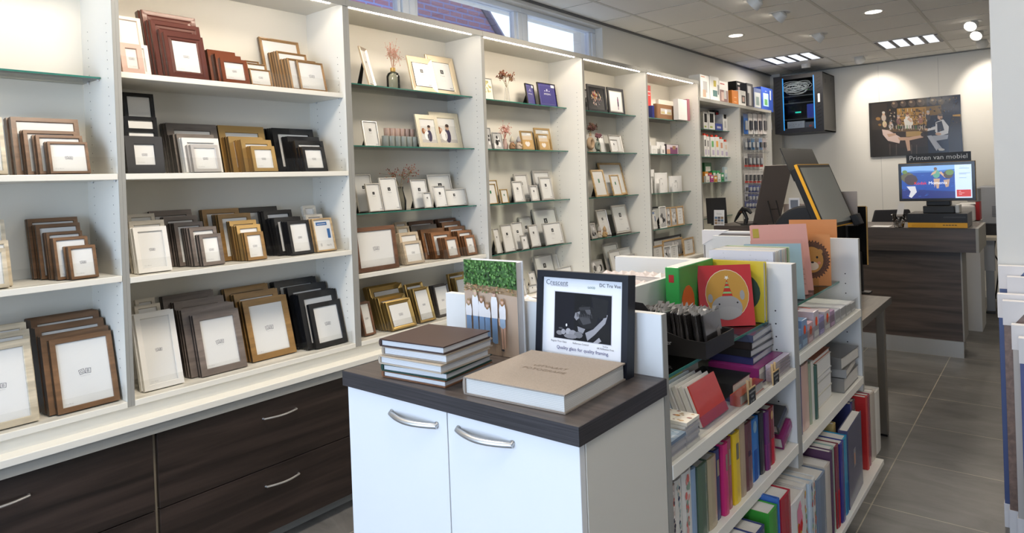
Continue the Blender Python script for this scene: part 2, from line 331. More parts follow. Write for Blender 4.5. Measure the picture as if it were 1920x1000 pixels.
for b in range(8):
    y0, y1 = DV[b], DV[b+1]; tz = TOPZ if b < 6 else 2.315; hw = .0125 if b != 1 else .0175
    hw0 = .0175 if b == 2 else .0125
    t = thing('shelving_bay', 'white display shelving, %s, %s' % (BAYN[b], BD[b]), 'shelving', (XF, (y0+y1)/2, 0), group='white wall shelving bays')
    ox, oy = -XF, -(y0+y1)/2
    def lb(n, q, m, bevel=0, **k):
        o = q.build(n, m, t, bevel); o.location = (ox, oy, 0); return o
    for side, (a, c) in enumerate(((y0+.0002, y0+hw0), (y1-hw, y1-.0002))):
        if b == 0 and side == 0: pass
        q = MB().box(SB, XF-.002, a, c, BOT-.02, tz, (.8, .8, .8), 0).box(XF-.002, XF, a, c, BOT-.02, tz, (.4, .4, .4), 1)
        # shelf pin holes
        fy = c+.0004 if side == 0 else a-.0004
        z = BOT+.12
        while z < tz-.25:
            for hx in (XF-.055, XF-.24): q.add([(hx+.0025*math.cos(k*math.pi/3), fy, z+.0025*math.sin(k*math.pi/3)) for k in range(6)], [tuple(range(6))], (0, 0, 0), 2)
            z += .034
        lb('side_panel', q, [MEL, EDGE, BLACK])
    lb('back_panel', MB().box(SB, SB+.008, y0+hw0, y1-hw, BOT-.02, tz-.022), MEL)
    lb('top_panel', MB().box(SB, XF, y0+hw0, y1-hw, tz-.022, tz, m=0), MEL)
    lb('top_rail', MB().box(XF, XF+.004, y0+.0005, y1-.0005, tz-.030, tz+.002), EDGE)
    lb('bottom_board', MB().box(SB+.008, XF, y0+hw0, y1-hw, BOT-.022, BOT), MEL, .0015)
    if b < 6:
        l = lb('led_strip', MB().box(XF-.032, XF-.0265, y0+.03, y1-.07, tz-.0265, tz-.022), LED)
    if b == 7: 
        lb('peg_panel', MB().box(XF-.12, XF-.105, y0+hw, y1-hw, .8, tz-.022), MELW)
    for z, xf, kd in SH[b]:
        if kd == 'g':
            lb('glass_shelf', MB().box(SB+.009, xf, y0+hw0+.003, y1-hw-.003, z-.006, z, m=0).box(xf, xf+.0012, y0+hw0+.003, y1-hw-.003, z-.0065, z, m=1), [GLASS, GEDGE])
        else:
            lb('shelf_board', MB().box(SB+.009, xf, y0+hw0+.001, y1-hw-.001, z-.022, z), MEL, .0015)
        for yy in (y0+hw0+.005, y1-hw-.005):
            for hx in (xf-.02, XF-.24): lb('shelf_pin', MB().lathe([(.0045, -.006), (.0045, 0)], (.6, .6, .6), (hx, yy, z-(.0062 if kd == 'g' else .0222)), 8), SATIN)
    if b < 3:                                # acrylic lips along the wooden shelves
        for z, xf, kd in SH[b]+[(BOT, XF, 'w')]:
            if kd == 'w':
                a, c = y0+hw0+.01, y1-hw-.012
                lb('acrylic_lip', MB().box(xf-.012, xf-.010, a, c, z+.0005, z+.062), ACRYL)
# plinth, ledge and drawer units
pl = thing('shelf_ledge', 'long white ledge running under the shelving above the dark drawers', 'ledge', (-2.64, 4, .7))
q = MB().box(-2.94, -2.70, .3-.35, 8.385, .716, BOT-.022); q.build('riser', MEL, pl).location = (2.64, -4, -.7)
q = MB().box(-2.94, -2.628, -.05, 8.385, .690, .716); q.build('top_board', MEL, pl, .002).location = (2.64, -4, -.7)
q = MB().box(-2.94, -2.640, -.05, 8.385, .652, .690); q.build('under_rail', EDGE, pl).location = (2.64, -4, -.7)
DU = [.07, 1.072, 2.075, 3.08, 4.08, 5.08, 6.08, 7.08, 8.08]
for i in range(8):
    a, c = DU[i], DU[i+1]
    t = thing('drawer_unit', 'dark oak drawer unit under the shelving, %s from the left' % NTH[i+1], 'drawer unit', (-2.66, (a+c)/2, 0), group='dark oak drawer units')
    def ld(n, q, m, bevel=0, par=t):
        o = q.build(n, m, par, bevel)
        if par is t: o.location = (2.66, -(a+c)/2, 0)
        return o
    ld('carcass', MB().box(-2.95, -2.685, a+.001, c-.001, .075, .652), mat('beige carcass', (.42, .37, .29), rough=.5))
    ld('plinth', MB().box(-2.95, -2.745, a+.001, c-.001, 0, .075), EDGE)
    for z0, z1 in ((.357, .645), (.075, .353)):
        d = ld('drawer', MB().box(-2.684, -2.662, a+.008, c-.008, z0, z1), DARKW, .0015)
        yc = (a+c)/2 + .02; zz = z1-.075
        pts = [(-2.664, yc-.08, zz), (-2.652, yc-.078, zz)]+[(-2.652+.018*math.sin(math.pi*(k/8)), yc-.078+.156*k/8, zz+.012-.024*math.sin(math.pi*k/8)*0-.012) for k in range(1, 8)]+[(-2.652, yc+.078, zz), (-2.664, yc+.08, zz)]
        h = MB().tube(pts, .0045, n=8).build('handle', STEEL, d, smooth=True)
# ================================================================== photo frames
# style: (material, colour, border, thickness, profile, back colour)
def prof(kind, b, t):
    if kind == 'flat': return [(0, -t), (0, 0), (b-.002, 0), (b, -.0045)]
    if kind == 'scoop': return [(0, -t), (0, -.001), (.004, 0), (b*.5, -.004), (b, -.0085)]
    if kind == 'bead': return [(0, -t), (0, -.004), (.002, 0), (b*.45, -.0005), (b*.55, -.004), (b*.8, -.003), (b, -.007)]
    return [(0, -t), (0, -.001), (.001, 0), (b, 0), (b, -.004)]
STY = {
 'copper': ('w', (.20, .115, .066), .012, 'flat', 0), 'bronze': ('w', (.19, .10, .048), .014, 'flat', 0), 'champ': ('w', (.58, .50, .37), .018, 'flat', 0),
 'rose': ('s', (.60, .42, .36), .028, 'flat', 0), 'pinkw': ('s', (.80, .68, .62), .02, 'flat', 0), 'white': ('s', (.78, .77, .74), .022, 'flat', 0), 'cream': ('w', (.60, .55, .46), .02, 'flat', 0),
 'mahog': ('g', (.10, .032, .024), .030, 'bead', 0), 'cherry': ('g', (.17, .05, .022), .024, 'flat', 0), 'goldbr': ('g', (.34, .20, .09), .011, 'bead', 0),
 'black': ('g', (.009, .009, .010), .020, 'flat', 0), 'grey': ('s', (.05, .05, .053), .036, 'flat', 0), 'pewter': ('w', (.17, .145, .125), .022, 'flat', 0), 'silverw': ('m', (.74, .71, .68), .019, 'flat', 0),
 'gold': ('m', (.50, .33, .13), .022, 'flat', 0), 'amber': ('w', (.30, .165, .05), .019, 'flat', 0), 'taupe': ('w', (.18, .145, .125), .021, 'flat', 0), 'oak': ('w', (.50, .34, .17), .011, 'flat', 0),
 'walnut': ('w', (.16, .075, .04), .015, 'flat', 0), 'walnutc': ('w', (.25, .115, .05), .020, 'flat', 0), 'beige': ('w', (.52, .42, .30), .018, 'flat', 0),
 'goldleaf': ('m', (.52, .36, .13), .020, 'scoop', 0), 'darkleaf': ('w', (.07, .06, .055), .016, 'scoop', 0),
 'champs': ('m', (.80, .70, .58), .026, 'scoop', 1), 'goldsc': ('m', (.84, .70, .50), .028, 'scoop', 1), 'silver': ('m', (.72, .69, .64), .006, 'thin', 1), 'silverb': ('m', (.70, .66, .61), .012, 'scoop', 1),
 'silverf': ('s', (.46, .44, .41), .013, 'flat', 1), 'glit': ('t', (.66, .60, .46), .024, 'flat', 1), 'thingold': ('m', (.62, .44, .20), .008, 'flat', 1), 'goldd': ('m', (.55, .37, .17), .013, 'flat', 1), 'bluei': ('m', (.05, .045, .04), .004, 'thin', 1),
 'bamboo': ('w', (.52, .35, .16), .012, 'flat', 1), 'bw': ('s', (.60, .60, .6), .004, 'thin', 1), 'blackb': ('s', (.035, .035, .04), .015, 'flat', 1), 'boxed': ('s', (.40, .39, .36), .008, 'thin', 1), 'woodph': ('w', (.50, .33, .16), .014, 'flat', 1), 'whiteph': ('s', (.8, .8, .78), .010, 'flat', 1)}
MK = {'w': WOODF, 's': SATIN, 'g': GLOSS, 'm': METAL, 't': GLITTER}
PAPERC = (.73, .73, .71)
def logo_gb(q, x, cy, cz, s):
    for k, (ch, a) in enumerate((('G', .22), ('B', -.10))):
        c = Vector((x, cy+(-.52 if k == 0 else .52)*s, cz)); ux = Vector((0, math.cos(a), math.sin(a))); uy = Vector((0, -math.sin(a), math.cos(a)))
        h = s*.46
        for d0, d1, w0, w1 in ((-h, h, -h, -h*.82), (-h, h, h*.82, h), (-h, -h*.82, -h*.82, h*.82), (h*.82, h, -h*.82, h*.82)):
            q.poly([c+ux*d0+uy*w0, c+ux*d1+uy*w0, c+ux*d1+uy*w1, c+ux*d0+uy*w1], (.16, .16, .19))
        q.text(ch, s*.78, c-uy*s*.27, ux, uy, (.13, .13, .16))
    q.text('Frames you & me', s*.22, Vector((x, cy, cz-s*.85)), (0, 1, 0), (0, 0, 1), (.45, .45, .48)) if s > .016 else None
def insert_mesh(w, h, kind):
    """paper insert behind the glass, local: width on Y centred, height on Z, printed side +X"""
    q = MB(); x = -.0058; W2 = w/2; e = .0004
    def R(y0, y1, z0, z1, c, lay=1): q.poly([(x+e*lay, y0, z0), (x+e*lay, y1, z0), (x+e*lay, y1, z1), (x+e*lay, y0, z1)], c)
    q.poly([(x, -W2, 0), (x, W2, 0), (x, W2, h), (x, -W2, h)], PAPERC)
    m = min(w, h)
    if kind == 'gb':
        for k in range(-3, 9):                # faint diagonal lines of the paper
            z0 = h*k/6.0; z1 = z0+w*.45
            a, b = max(0, min(h, z0)), max(0, min(h, z1))
            if b-a > .01:
                ya = -W2+(a-z0)/.45; yb = -W2+(b-z0)/.45
                q.poly([(x+e*.5, ya, a), (x+e*.5, yb, b), (x+e*.5, yb, b+.0006), (x+e*.5, ya, a+.0006)], (.70, .70, .70))
        logo_gb(q, x+e, 0, h*.5, max(.010, min(.020, m*.12)))
        q.text('13 x 18 cm', .006, (x+e, -W2+.008, .008), (0, 1, 0), (0, 0, 1), (.4, .4, .4), align=0)
    elif kind == 'sq':
        s = m*.085; z = h*.66
        R(-s*1.9, s*1.9, z-s*3.2, z+s*2.0, (.70, .70, .69)); R(-s*1.8, s*1.8, z-s*3.1, z+s*1.9, PAPERC, 2)
        R(-s, s, z-s, z+s, (.02, .02, .02), 3); q.text('S', s*1.4, (x+e*4, 0, z-s*.5), (0, 1, 0), (0, 0, 1), (.8, .8, .8))
        q.text('Frame', s*1.1, (x+e*3, 0, z-s*2.4), (0, 1, 0), (0, 0, 1), (.3, .3, .3)); q.text('10 x 15', s*1.0, (x+e*3, 0, z-s*4.8), (0, 1, 0), (0, 0, 1), (.6, .6, .6))
        R(W2-m*.22, W2-m*.05, h*.045, h*.045+m*.05, (.45, .45, .45)); R(W2-m*.3, W2-m*.05, h*.93, h*.93+.002, (.6, .6, .6))
    elif kind == 'blank': R(-W2*.8, W2*.8, h*.1, h*.9, (.78, .78, .77))
    elif kind == 'grn':
        s = m*.09; R(-s*.8, s*.8, h*.60-s*1.2, h*.60+s*1.2, (.02, .16, .07), 2); R(-s*2, s*2, h*.45, h*.45+.001, (.6, .6, .6)); R(-s*2, s*2, h*.82, h*.82+.001, (.6, .6, .6))
    elif kind == 'bluelab':
        R(-W2*.75, W2*.55, h*.82, h*.93, (.04, .13, .33)); R(-W2*.6, W2*.4, h*.86, h*.875, (.8, .8, .8), 2); R(W2*.45, W2*.8, h*.38, h*.70, (.04, .13, .33)); q.text('10x15', m*.12, (x+e, W2*.4, h*.12), (0, 1, 0), (0, 0, 1), (.2, .2, .2)); R(-W2*.6, -W2*.4, h*.12, h*.22, (.5, .5, .5))
    elif kind == 'blue':
        R(-W2, W2, 0, h, (.035, .03, .20)); R(-W2*.85, W2*.85, h*.08, h*.92, (.25, .23, .42), 2); R(-W2*.83, W2*.83, h*.087, h*.913, (.035, .03, .20), 3); R(W2*.55, W2*.95, h*.85, h*.97, (.85, .85, .85), 4)
        for k in range(3): R(-W2*.3+k*W2*.25, -W2*.16+k*W2*.25, h*.66, h*.69+.012*(k == 1), (.6, .58, .75), 4)
        q.text('AMAZING', m*.11, (x+e*4, 0, h*.5), (0, 1, 0), (0, 0, 1), (.75, .75, .8))
    elif kind == 'couple':
        R(-W2, W2, 0, h, (.62, .60, .56)); R(-W2, W2, h*.7, h, (.72, .70, .66), 2); R(-W2, W2, 0, h*.14, (.48, .45, .42), 2)
        C = lambda cy, cz, r, r2, c, l=3: q.poly([(x+e*l, cy*W2+r*m*math.cos(k*.524), cz*h+r2*m*math.sin(k*.524)) for k in range(12)], c)
        C(.15, .30, .16, .30, (.05, .04, .08)); C(.17, .63, .10, .12, (.42, .27, .19), 4); C(.19, .70, .10, .07, (.05, .03, .02), 5)
        C(-.34, .42, .19, .10, (.80, .78, .76), 4); C(-.62, .5, .10, .15, (.30, .12, .05), 5); C(-.45, .52, .07, .08, (.6, .4, .3), 6); C(-.2, .3, .17, .22, (.82, .80, .78), 3)
    elif kind == 'bwph':
        R(-W2, W2, 0, h, (.45, .45, .45)); random.seed(int(w*1e4))
        for k in range(9): cy = random.uniform(-.8, .8)*W2; cz = random.uniform(.1, .8)*h; r = random.uniform(.08, .2)*m; g = random.choice((.03, .12, .65, .8)); q.poly([(x+e*(2+k*.1), cy+r*math.cos(a*.785), cz+r*1.3*math.sin(a*.785)) for a in range(8)], (g, g, g))
    elif kind == 'beach':
        R(-W2, W2, 0, h, (.52, .33, .13)); R(-W2, W2, h*.55, h*.8, (.62, .5, .36), 2); R(-W2, W2, h*.8, h, (.62, .62, .60), 2); R(W2*.1, W2*.8, h*.88, h*.95, (.8, .8, .8), 3)
        for s_ in (-1, 1): q.poly([(x+e*4, s_*W2*.2+.15*m*math.cos(k*.785), h*.32+.12*m*math.sin(k*.785)) for k in range(8)], (.78, .72, .66))
        q.poly([(x+e*5, W2*.35*math.cos(k*.785), h*.22+.2*W2*math.sin(k*.785)) for k in range(8)], (.8, .74, .7))
    elif kind == 'flow':
        R(-W2, W2, 0, h, (.72, .72, .68)); random.seed(3)
        for k in range(26): cy = random.uniform(-.7, .7)*W2; cz = random.uniform(.35, .9)*h; r = .07*m; q.poly([(x+e*2, cy+r*math.cos(a*1.05), cz+r*math.sin(a*1.05)) for a in range(6)], (.62, .58, .28))
    elif kind == 'portrait':                 # colourful bouquet-like portrait print on black
        R(-W2, W2, 0, h, (.012, .012, .014)); random.seed(5)
        for k in range(70):
            a = random.uniform(0, 6.28); r = random.random()**.6; cy = W2*(-.05+.62*r*math.cos(a)); cz = h*(.5+.36*r*math.sin(a)); s = random.uniform(.02, .06)*m
            c = random.choice([(.5, .28, .04), (.45, .06, .03), (.5, .42, .35), (.35, .2, .15), (.6, .5, .2)] if cz > h*.5 else [(.5, .45, .4), (.3, .2, .16), (.12, .1, .12), (.45, .3, .25)])
            q.poly([(x+e*(2+k*.02), cy+s*math.cos(t), cz+s*math.sin(t)*1.2) for t in (0, 1.3, 2.2, 3.4, 4.6, 5.5)], c)
    elif kind == 'figure':
        R(-W2, W2, 0, h, (.50, .50, .46)); R(-W2*.86, W2*.86, h*.05, h*.95, (.82, .82, .82), 2); c = .3*W2
        for z0, z1, ww, col in ((.12, .3, .03, (.3, .2, .25)), (.28, .5, .045, (.08, .04, .08)), (.5, .62, .05, (.25, .1, .2)), (.62, .72, .03, (.1, .05, .1))): R(c-ww*w, c+ww*w, h*z0, h*z1, col, 3)
    elif kind == 'script':
        R(-W2*.9, W2*.9, h*.05, h*.95, (.75, .75, .73)); random.seed(9)
        for i, tx in enumerate(('Love', 'is all', 'you', 'need')): q.text(tx, m*.2, (x+e*2, 0, h*(.75-.17*i)), (0, 1, 0), (0, 0, 1), (.35, .35, .35))
    return q
CACHE = {}
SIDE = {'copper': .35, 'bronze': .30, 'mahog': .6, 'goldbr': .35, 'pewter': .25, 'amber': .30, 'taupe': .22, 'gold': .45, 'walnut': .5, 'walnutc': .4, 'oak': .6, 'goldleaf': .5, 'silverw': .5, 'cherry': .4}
def parts_of(w, h, t, sty, kind, easel):
    key = (round(w, 3), round(h, 3), round(t, 3), sty, kind, easel)
    if key in CACHE: return CACHE[key]
    mk, col, b, pk, disp = STY[sty]; b = min(b*max(.75, min(1.5, min(w, h)/.15)), min(w, h)*.28)
    P = prof(pk, b, t); q = MB(); n = 4
    loops = [[(x, -w/2+u, u), (x, w/2-u, u), (x, w/2-u, h-u), (x, -w/2+u, h-u)] for u, x in P]
    vs = [p for l in loops for p in l]; fs = []; cs = []
    for i in range(len(P)-1):
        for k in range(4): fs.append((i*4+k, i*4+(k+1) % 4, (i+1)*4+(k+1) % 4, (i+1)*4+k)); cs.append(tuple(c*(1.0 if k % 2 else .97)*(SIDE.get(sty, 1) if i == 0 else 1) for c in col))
    q.add(vs, fs, cs)
    mould = q.mesh('moulding', MK[mk])
    iw, ih = w-2*b+.001, h-2*b+.001
    iq = insert_mesh(iw, ih, kind); iq.v = [(v[0], v[1], v[2]+b-.0005) for v in iq.v]
    ins = iq.mesh('paper_insert', GLOSS if sty != 'glit' else PAPER)
    bc = (.02, .02, .02) if disp or sty in ('black', 'grey') else (.10, .065, .045)
    bk = MB().box(-t-.0008 if disp else -t+.0003, -.0075, -w/2+b*.25, w/2-b*.25, b*.25, h-b*.25, bc).mesh('backing', PAPER)
    es = None
    if easel:
        hh = h*.72; ww = min(.05, w*.36); q = MB(); ang = math.radians(easel)
        q.prism([(-t-.002, -ww*.35, hh), (-t-.002, ww*.35, hh), (-t-.002-math.sin(ang)*hh, ww*.8, hh-math.cos(ang)*hh*.985), (-t-.002-math.sin(ang)*hh, -ww*.8, hh-math.cos(ang)*hh*.985)], (-.003, 0, 0), (.015, .015, .015))
        es = q.mesh('easel_back', CLOTH)
    CACHE[key] = (mould, ins, bk, es); return CACHE[key]
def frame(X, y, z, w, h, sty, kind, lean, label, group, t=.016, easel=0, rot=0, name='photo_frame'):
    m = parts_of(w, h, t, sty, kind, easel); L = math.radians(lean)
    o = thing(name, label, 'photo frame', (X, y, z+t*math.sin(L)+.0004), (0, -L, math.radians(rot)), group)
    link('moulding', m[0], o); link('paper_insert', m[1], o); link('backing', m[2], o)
    if m[3]: link('easel_back', m[3], o)
    Mx = Matrix.Rotation(math.radians(rot), 4, 'Z') @ Matrix.Rotation(-L, 4, 'Y')
    lo = min((Mx @ v.co).x for mm in m if mm for v in mm.vertices)+X
    if lo < -2.984: o.location.x += -2.984-lo
    return o
def q5(v): return max(.03, round(v*400)/400)
def solve_top(pl, pr, pt, X, z, lean):
    """width, centre y and slanted height of a leaning frame whose top corners lie in image columns pl, pr"""
    L = math.radians(lean); h = .15
    for _ in range(6):
        Xt = X-h*math.sin(L); Zt = z+h*math.cos(L); a = y_at(pl, Xt, Zt); b = y_at(pr, Xt, Zt)
        h = max(.03, (z_at(pt, Xt, (a+b)/2)-z)/math.cos(L))
    return a, b, h
WRD = {'copper': 'copper brown', 'bronze': 'bronze brown wood', 'champ': 'champagne wood', 'rose': 'rose pink', 'pinkw': 'pale pink', 'white': 'white', 'cream': 'cream', 'mahog': 'wrapped mahogany', 'cherry': 'cherry red wood', 'goldbr': 'gold-edged brown', 'black': 'black', 'grey': 'wide dark grey', 'pewter': 'pewter brown', 'silverw': 'silver', 'gold': 'gold', 'amber': 'amber gold wood', 'taupe': 'taupe brown', 'oak': 'thin oak', 'walnut': 'walnut', 'walnutc': 'warm walnut', 'beige': 'beige wood', 'goldleaf': 'ribbed gold leaf', 'darkleaf': 'dark pewter'}
def stack(bay, z, X, where, nm, groups, lean=14, back=-2.985, t0=.0185, rot=0):
    tot = sum(g[0] for g in groups); last = groups[-1]
    a, b, h = solve_top(last[1], last[2], last[3], X-.12, z, lean)
    av = (X-back)-h*math.sin(math.radians(lean))-.01
    t = min(t0, av/tot-.0008); t = max(.0085, round(t*2000)/2000)
    k = 0; cl = math.cos(math.radians(lean))
    for gi, g in enumerate(groups):
        n, pl, pr, pt, sty = g[:5]; kind = g[5] if len(g) > 5 else ('gb' if gi == 0 or n else 'blank')
        Xg = X-k*(t+.0008)/cl
        a, b, h = solve_top(pl, pr, pt, Xg, z, lean); w = q5(b-a); h = q5(h); yc = (a+b)/2
        for i in range(n):
            Xi = X-k*(t+.0008)/cl; k += 1
            hh = h
            lo, hi = DV[bay]+.022+w/2, DV[bay+1]-.022-w/2
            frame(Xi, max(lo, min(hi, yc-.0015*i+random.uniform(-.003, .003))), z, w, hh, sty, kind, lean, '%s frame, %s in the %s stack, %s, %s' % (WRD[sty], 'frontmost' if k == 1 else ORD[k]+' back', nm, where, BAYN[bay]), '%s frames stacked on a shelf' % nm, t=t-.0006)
def show(bay, z, X, where, items, lean=11, back=-2.985):
    """frames displayed on easels: (TLx, TRx, top y, style, insert, rotation, extra X, words)"""
    pre = []
    for pl, pr, pt, sty, kind, rot, dx, words in items:
        Xi = X+dx; a, b, h = solve_top(pl, pr, pt, Xi, z, lean); w = b-a
        if rot: w = w/max(.35, math.cos(math.radians(rot)))
        w = q5(w); h = q5(h); Xi = max(Xi, back+h*math.sin(math.radians(lean))+.018+w*.5*abs(math.sin(math.radians(rot))))
        m_ = .022+w/2*math.cos(math.radians(rot)); yc = max(DV[bay]+m_, min(DV[bay+1]-m_, (a+b)/2)); pre.append([Xi, yc, w, h, sty, kind, rot, words])
    for p in pre:
        Xi, yc, w, h, sty, kind, rot, words = p; room = Xi-back-.012
        for o in pre:
            if o is not p and o[0] < Xi and abs(o[1]-yc) < o[2]/2+min(.05, w*.36)*.8: room = min(room, Xi-o[0]-.004)
        es = 0
        for e in (26, 22, 18, 14, 10, 7, 4):
            if h*.72*math.sin(math.radians(lean+e))+.018 < room: es = e; break
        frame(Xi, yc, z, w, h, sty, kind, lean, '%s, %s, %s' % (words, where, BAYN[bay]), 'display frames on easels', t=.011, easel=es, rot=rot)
SW = 'top shelf'
# ---- leftmost bay
stack(0, 1.6325, -2.715, 'upper shelf', 'copper', [(2, 89, 164, 269, 'copper'), (2, 66, 153, 256.5, 'copper'), (2, 43, 143, 247.5, 'copper'), (4, 21, 147, 224, 'copper')])
stack(0, 1.6325, -2.715, 'upper shelf', 'champagne', [(2, -40, 5, 222, 'champ')])
stack(0, 1.2545, -2.715, 'middle shelf', 'brown', [(3, 127, 178.6, 463, 'bronze'), (3, 100, 164.5, 447, 'bronze'), (3, 86, 153, 436, 'bronze'), (3, 68, 150.5, 421, 'bronze'), (2, 52, 146, 410, 'bronze')])
stack(0, 1.2545, -2.715, 'middle shelf', 'champagne', [(2, -60, 11, 471, 'champ'), (2, -45, 16, 455, 'champ'), (2, -70, 7, 417, 'champ')])
stack(0, .7855, -2.72, 'bottom shelf', 'bronze', [(1, 110, 224, 628, 'bronze'), (2, 93, 219, 621, 'bronze'), (2, 83, 209, 605, 'bronze'), (4, 76, 201, 591, 'bronze')], lean=15)
stack(0, .7855, -2.72, 'bottom shelf', 'champagne', [(2, -75, 56, 648, 'champ'), (1, -60, 54, 628, 'champ'), (2, -60, 49, 615, 'champ')], lean=15)
# ---- second bay
zA = 2.0165; w1 = 'top shelf'
stack(1, zA, -2.735, w1, 'pink', [(1, 223, 264, 84, 'rose'), (2, 226, 275, 85, 'white'), (2, 216, 263, 34, 'pinkw')])
stack(1, zA, -2.735, w1, 'mahogany', [(1, 307, 381, 67, 'mahog'), (1, 297, 372, 61, 'mahog'), (2, 280, 373, 45, 'mahog'), (3, 264, 366, 28, 'mahog')])
stack(1, zA, -2.735, w1, 'cherry', [(1, 411, 461, 112, 'cherry'), (2, 402, 451, 105, 'cherry'), (3, 388, 441, 98, 'cherry')])
stack(1, zA, -2.735, w1, 'small gold and brown', [(1, 467, 507, 131, 'goldbr'), (1, 462, 499, 121, 'goldbr'), (1, 459, 485, 116, 'goldbr')])
stack(1, zA, -2.735, w1, 'gold-edged', [(1, 555, 604, 117, 'goldbr'), (3, 538, 592, 113, 'goldbr'), (4, 518, 573.7, 100, 'goldbr'), (1, 486, 560, 76, 'goldbr')])
zB = 1.6325; w2 = 'second shelf'
stack(1, zB, -2.715, w2, 'black and grey', [(1, 233, 303.5, 257, 'grey'), (2, 233, 295, 243, 'black'), (2, 232, 293, 220, 'black'), (2, 231, 288, 176, 'black')], lean=9)
stack(1, zB, -2.715, w2, 'silver and pewter', [(2, 356, 407, 274, 'silverw'), (2, 341, 409, 261, 'white'), (4, 329, 400, 254, 'pewter'), (3, 309, 404, 234, 'pewter')])
stack(1, zB, -2.715, w2, 'gold', [(2, 470, 514, 275.5, 'gold'), (3, 451, 508, 264, 'gold'), (3, 428, 492, 259, 'gold'), (2, 408, 494, 239, 'gold')])
stack(1, zB, -2.715, w2, 'black', [(2, 565, 606, 276.5, 'black'), (3, 553, 606, 265.5, 'black'), (3, 538, 597.5, 258.5, 'black'), (4, 509, 585.6, 243.5, 'black')])
zC = 1.2445; w3 = 'third shelf'
stack(1, zC, -2.73, w3, 'white and cream', [(2, 247, 310, 428, 'white'), (2, 240, 305.6, 415.5, 'cream'), (1, 239, 289, 403, 'cream')])
stack(1, zC, -2.73, w3, 'taupe', [(2, 373, 413.6, 441, 'taupe'), (4, 354, 404.6, 428, 'taupe'), (3, 326.5, 380.5, 419, 'taupe'), (2, 307, 369.7, 407.5, 'taupe'), (1, 280, 359, 396.5, 'taupe')])
stack(1, zC, -2.73, w3, 'amber gold', [(2, 457.5, 493, 437, 'amber'), (3, 442, 486, 423, 'gold'), (2, 430, 480, 414.5, 'gold'), (4, 408, 469, 402, 'amber'), (2, 378, 447, 393.5, 'amber')])
stack(1, zC, -2.73, w3, 'wrapped black', [(3, 539, 579, 416, 'black'), (3, 514, 563, 409, 'black'), (3, 494.6, 547, 396.5, 'black'), (1, 448.5, 519, 390, 'black')])
stack(1, zC, -2.73, w3, 'oak', [(2, 584.6, 620.6, 411, 'oak', 'bluelab'), (2, 573, 603.5, 404, 'cream'), (1, 566, 590, 387, 'cream')])
zD = .7855; w4 = 'bottom shelf'
stack(1, zD, -2.735, w4, 'white', [(2, 250, 324, 588, 'white'), (1, 252, 300, 573, 'cream'), (1, 254, 290.5, 562, 'cream')], lean=15)
stack(1, zD, -2.745, w4, 'taupe', [(2, 359.6, 445, 586, 'taupe'), (4, 338, 437, 576, 'taupe'), (2, 324, 417, 562, 'taupe'), (2, 303, 398, 551.5, 'taupe')], lean=15)
stack(1, zD, -2.775, w4, 'amber gold', [(2, 453, 535, 560.5, 'amber'), (2, 438, 519, 549, 'amber'), (2, 421, 502, 538.5, 'amber')], lean=16)
stack(1, zD, -2.73, w4, 'black', [(1, 578.5, 637, 567, 'black'), (3, 559, 629, 549, 'black'), (2, 538, 610, 536, 'black'), (2, 512, 590, 525.5, 'black')], lean=15)
# ---- third bay (wood shelves)
z = 1.1155; w5 = 'wooden middle shelf'
stack(2, z, -2.72, w5, 'large walnut', [(1, 662, 739, 426, 'walnut')], lean=8)
stack(2, z, -2.74, w5, 'beige', [(2, 755, 789, 454, 'beige'), (2, 748, 783, 437.5, 'beige'), (3, 743, 766, 426.5, 'beige'), (1, 740, 761.7, 418, 'beige')])
stack(2, z, -2.735, w5, 'warm walnut', [(4, 833, 856, 446.5, 'walnutc'), (3, 806.6, 841, 436, 'walnutc'), (2, 788, 830, 430, 'walnutc'), (2, 769, 817, 423.5, 'pewter'), (1, 765, 811, 415, 'walnut')])
stack(2, z, -2.735, w5, 'small walnut', [(2, 869, 888, 443, 'walnutc'), (3, 857, 883, 433.5, 'walnutc'), (2, 841, 870, 426, 'walnutc'), (2, 828, 862, 417.5, 'walnutc'), (2, 820, 853, 411.5, 'walnut')])
stack(2, zD, -2.70, w4, 'gold leaf', [(2, 722.5, 767.5, 565, 'goldleaf'), (3, 708, 758, 556.5, 'goldleaf'), (3, 692, 753, 537, 'goldleaf')], lean=20)
stack(2, zD, -2.74, w4, 'narrow dark', [(2, 672, 692, 568, 'walnut')], lean=16)
stack(2, zD, -2.72, w4, 'upright gold leaf', [(2, 773, 802, 542, 'goldleaf'), (1, 758, 791, 533, 'goldleaf')], lean=18)
stack(2, zD, -2.75, w4, 'dark pewter', [(2, 812, 838.5, 535, 'darkleaf')], lean=14)
stack(2, zD, -2.80, w4, 'far gold', [(2, 853, 874, 521, 'goldleaf'), (1, 845, 876, 512, 'goldleaf')], lean=12)
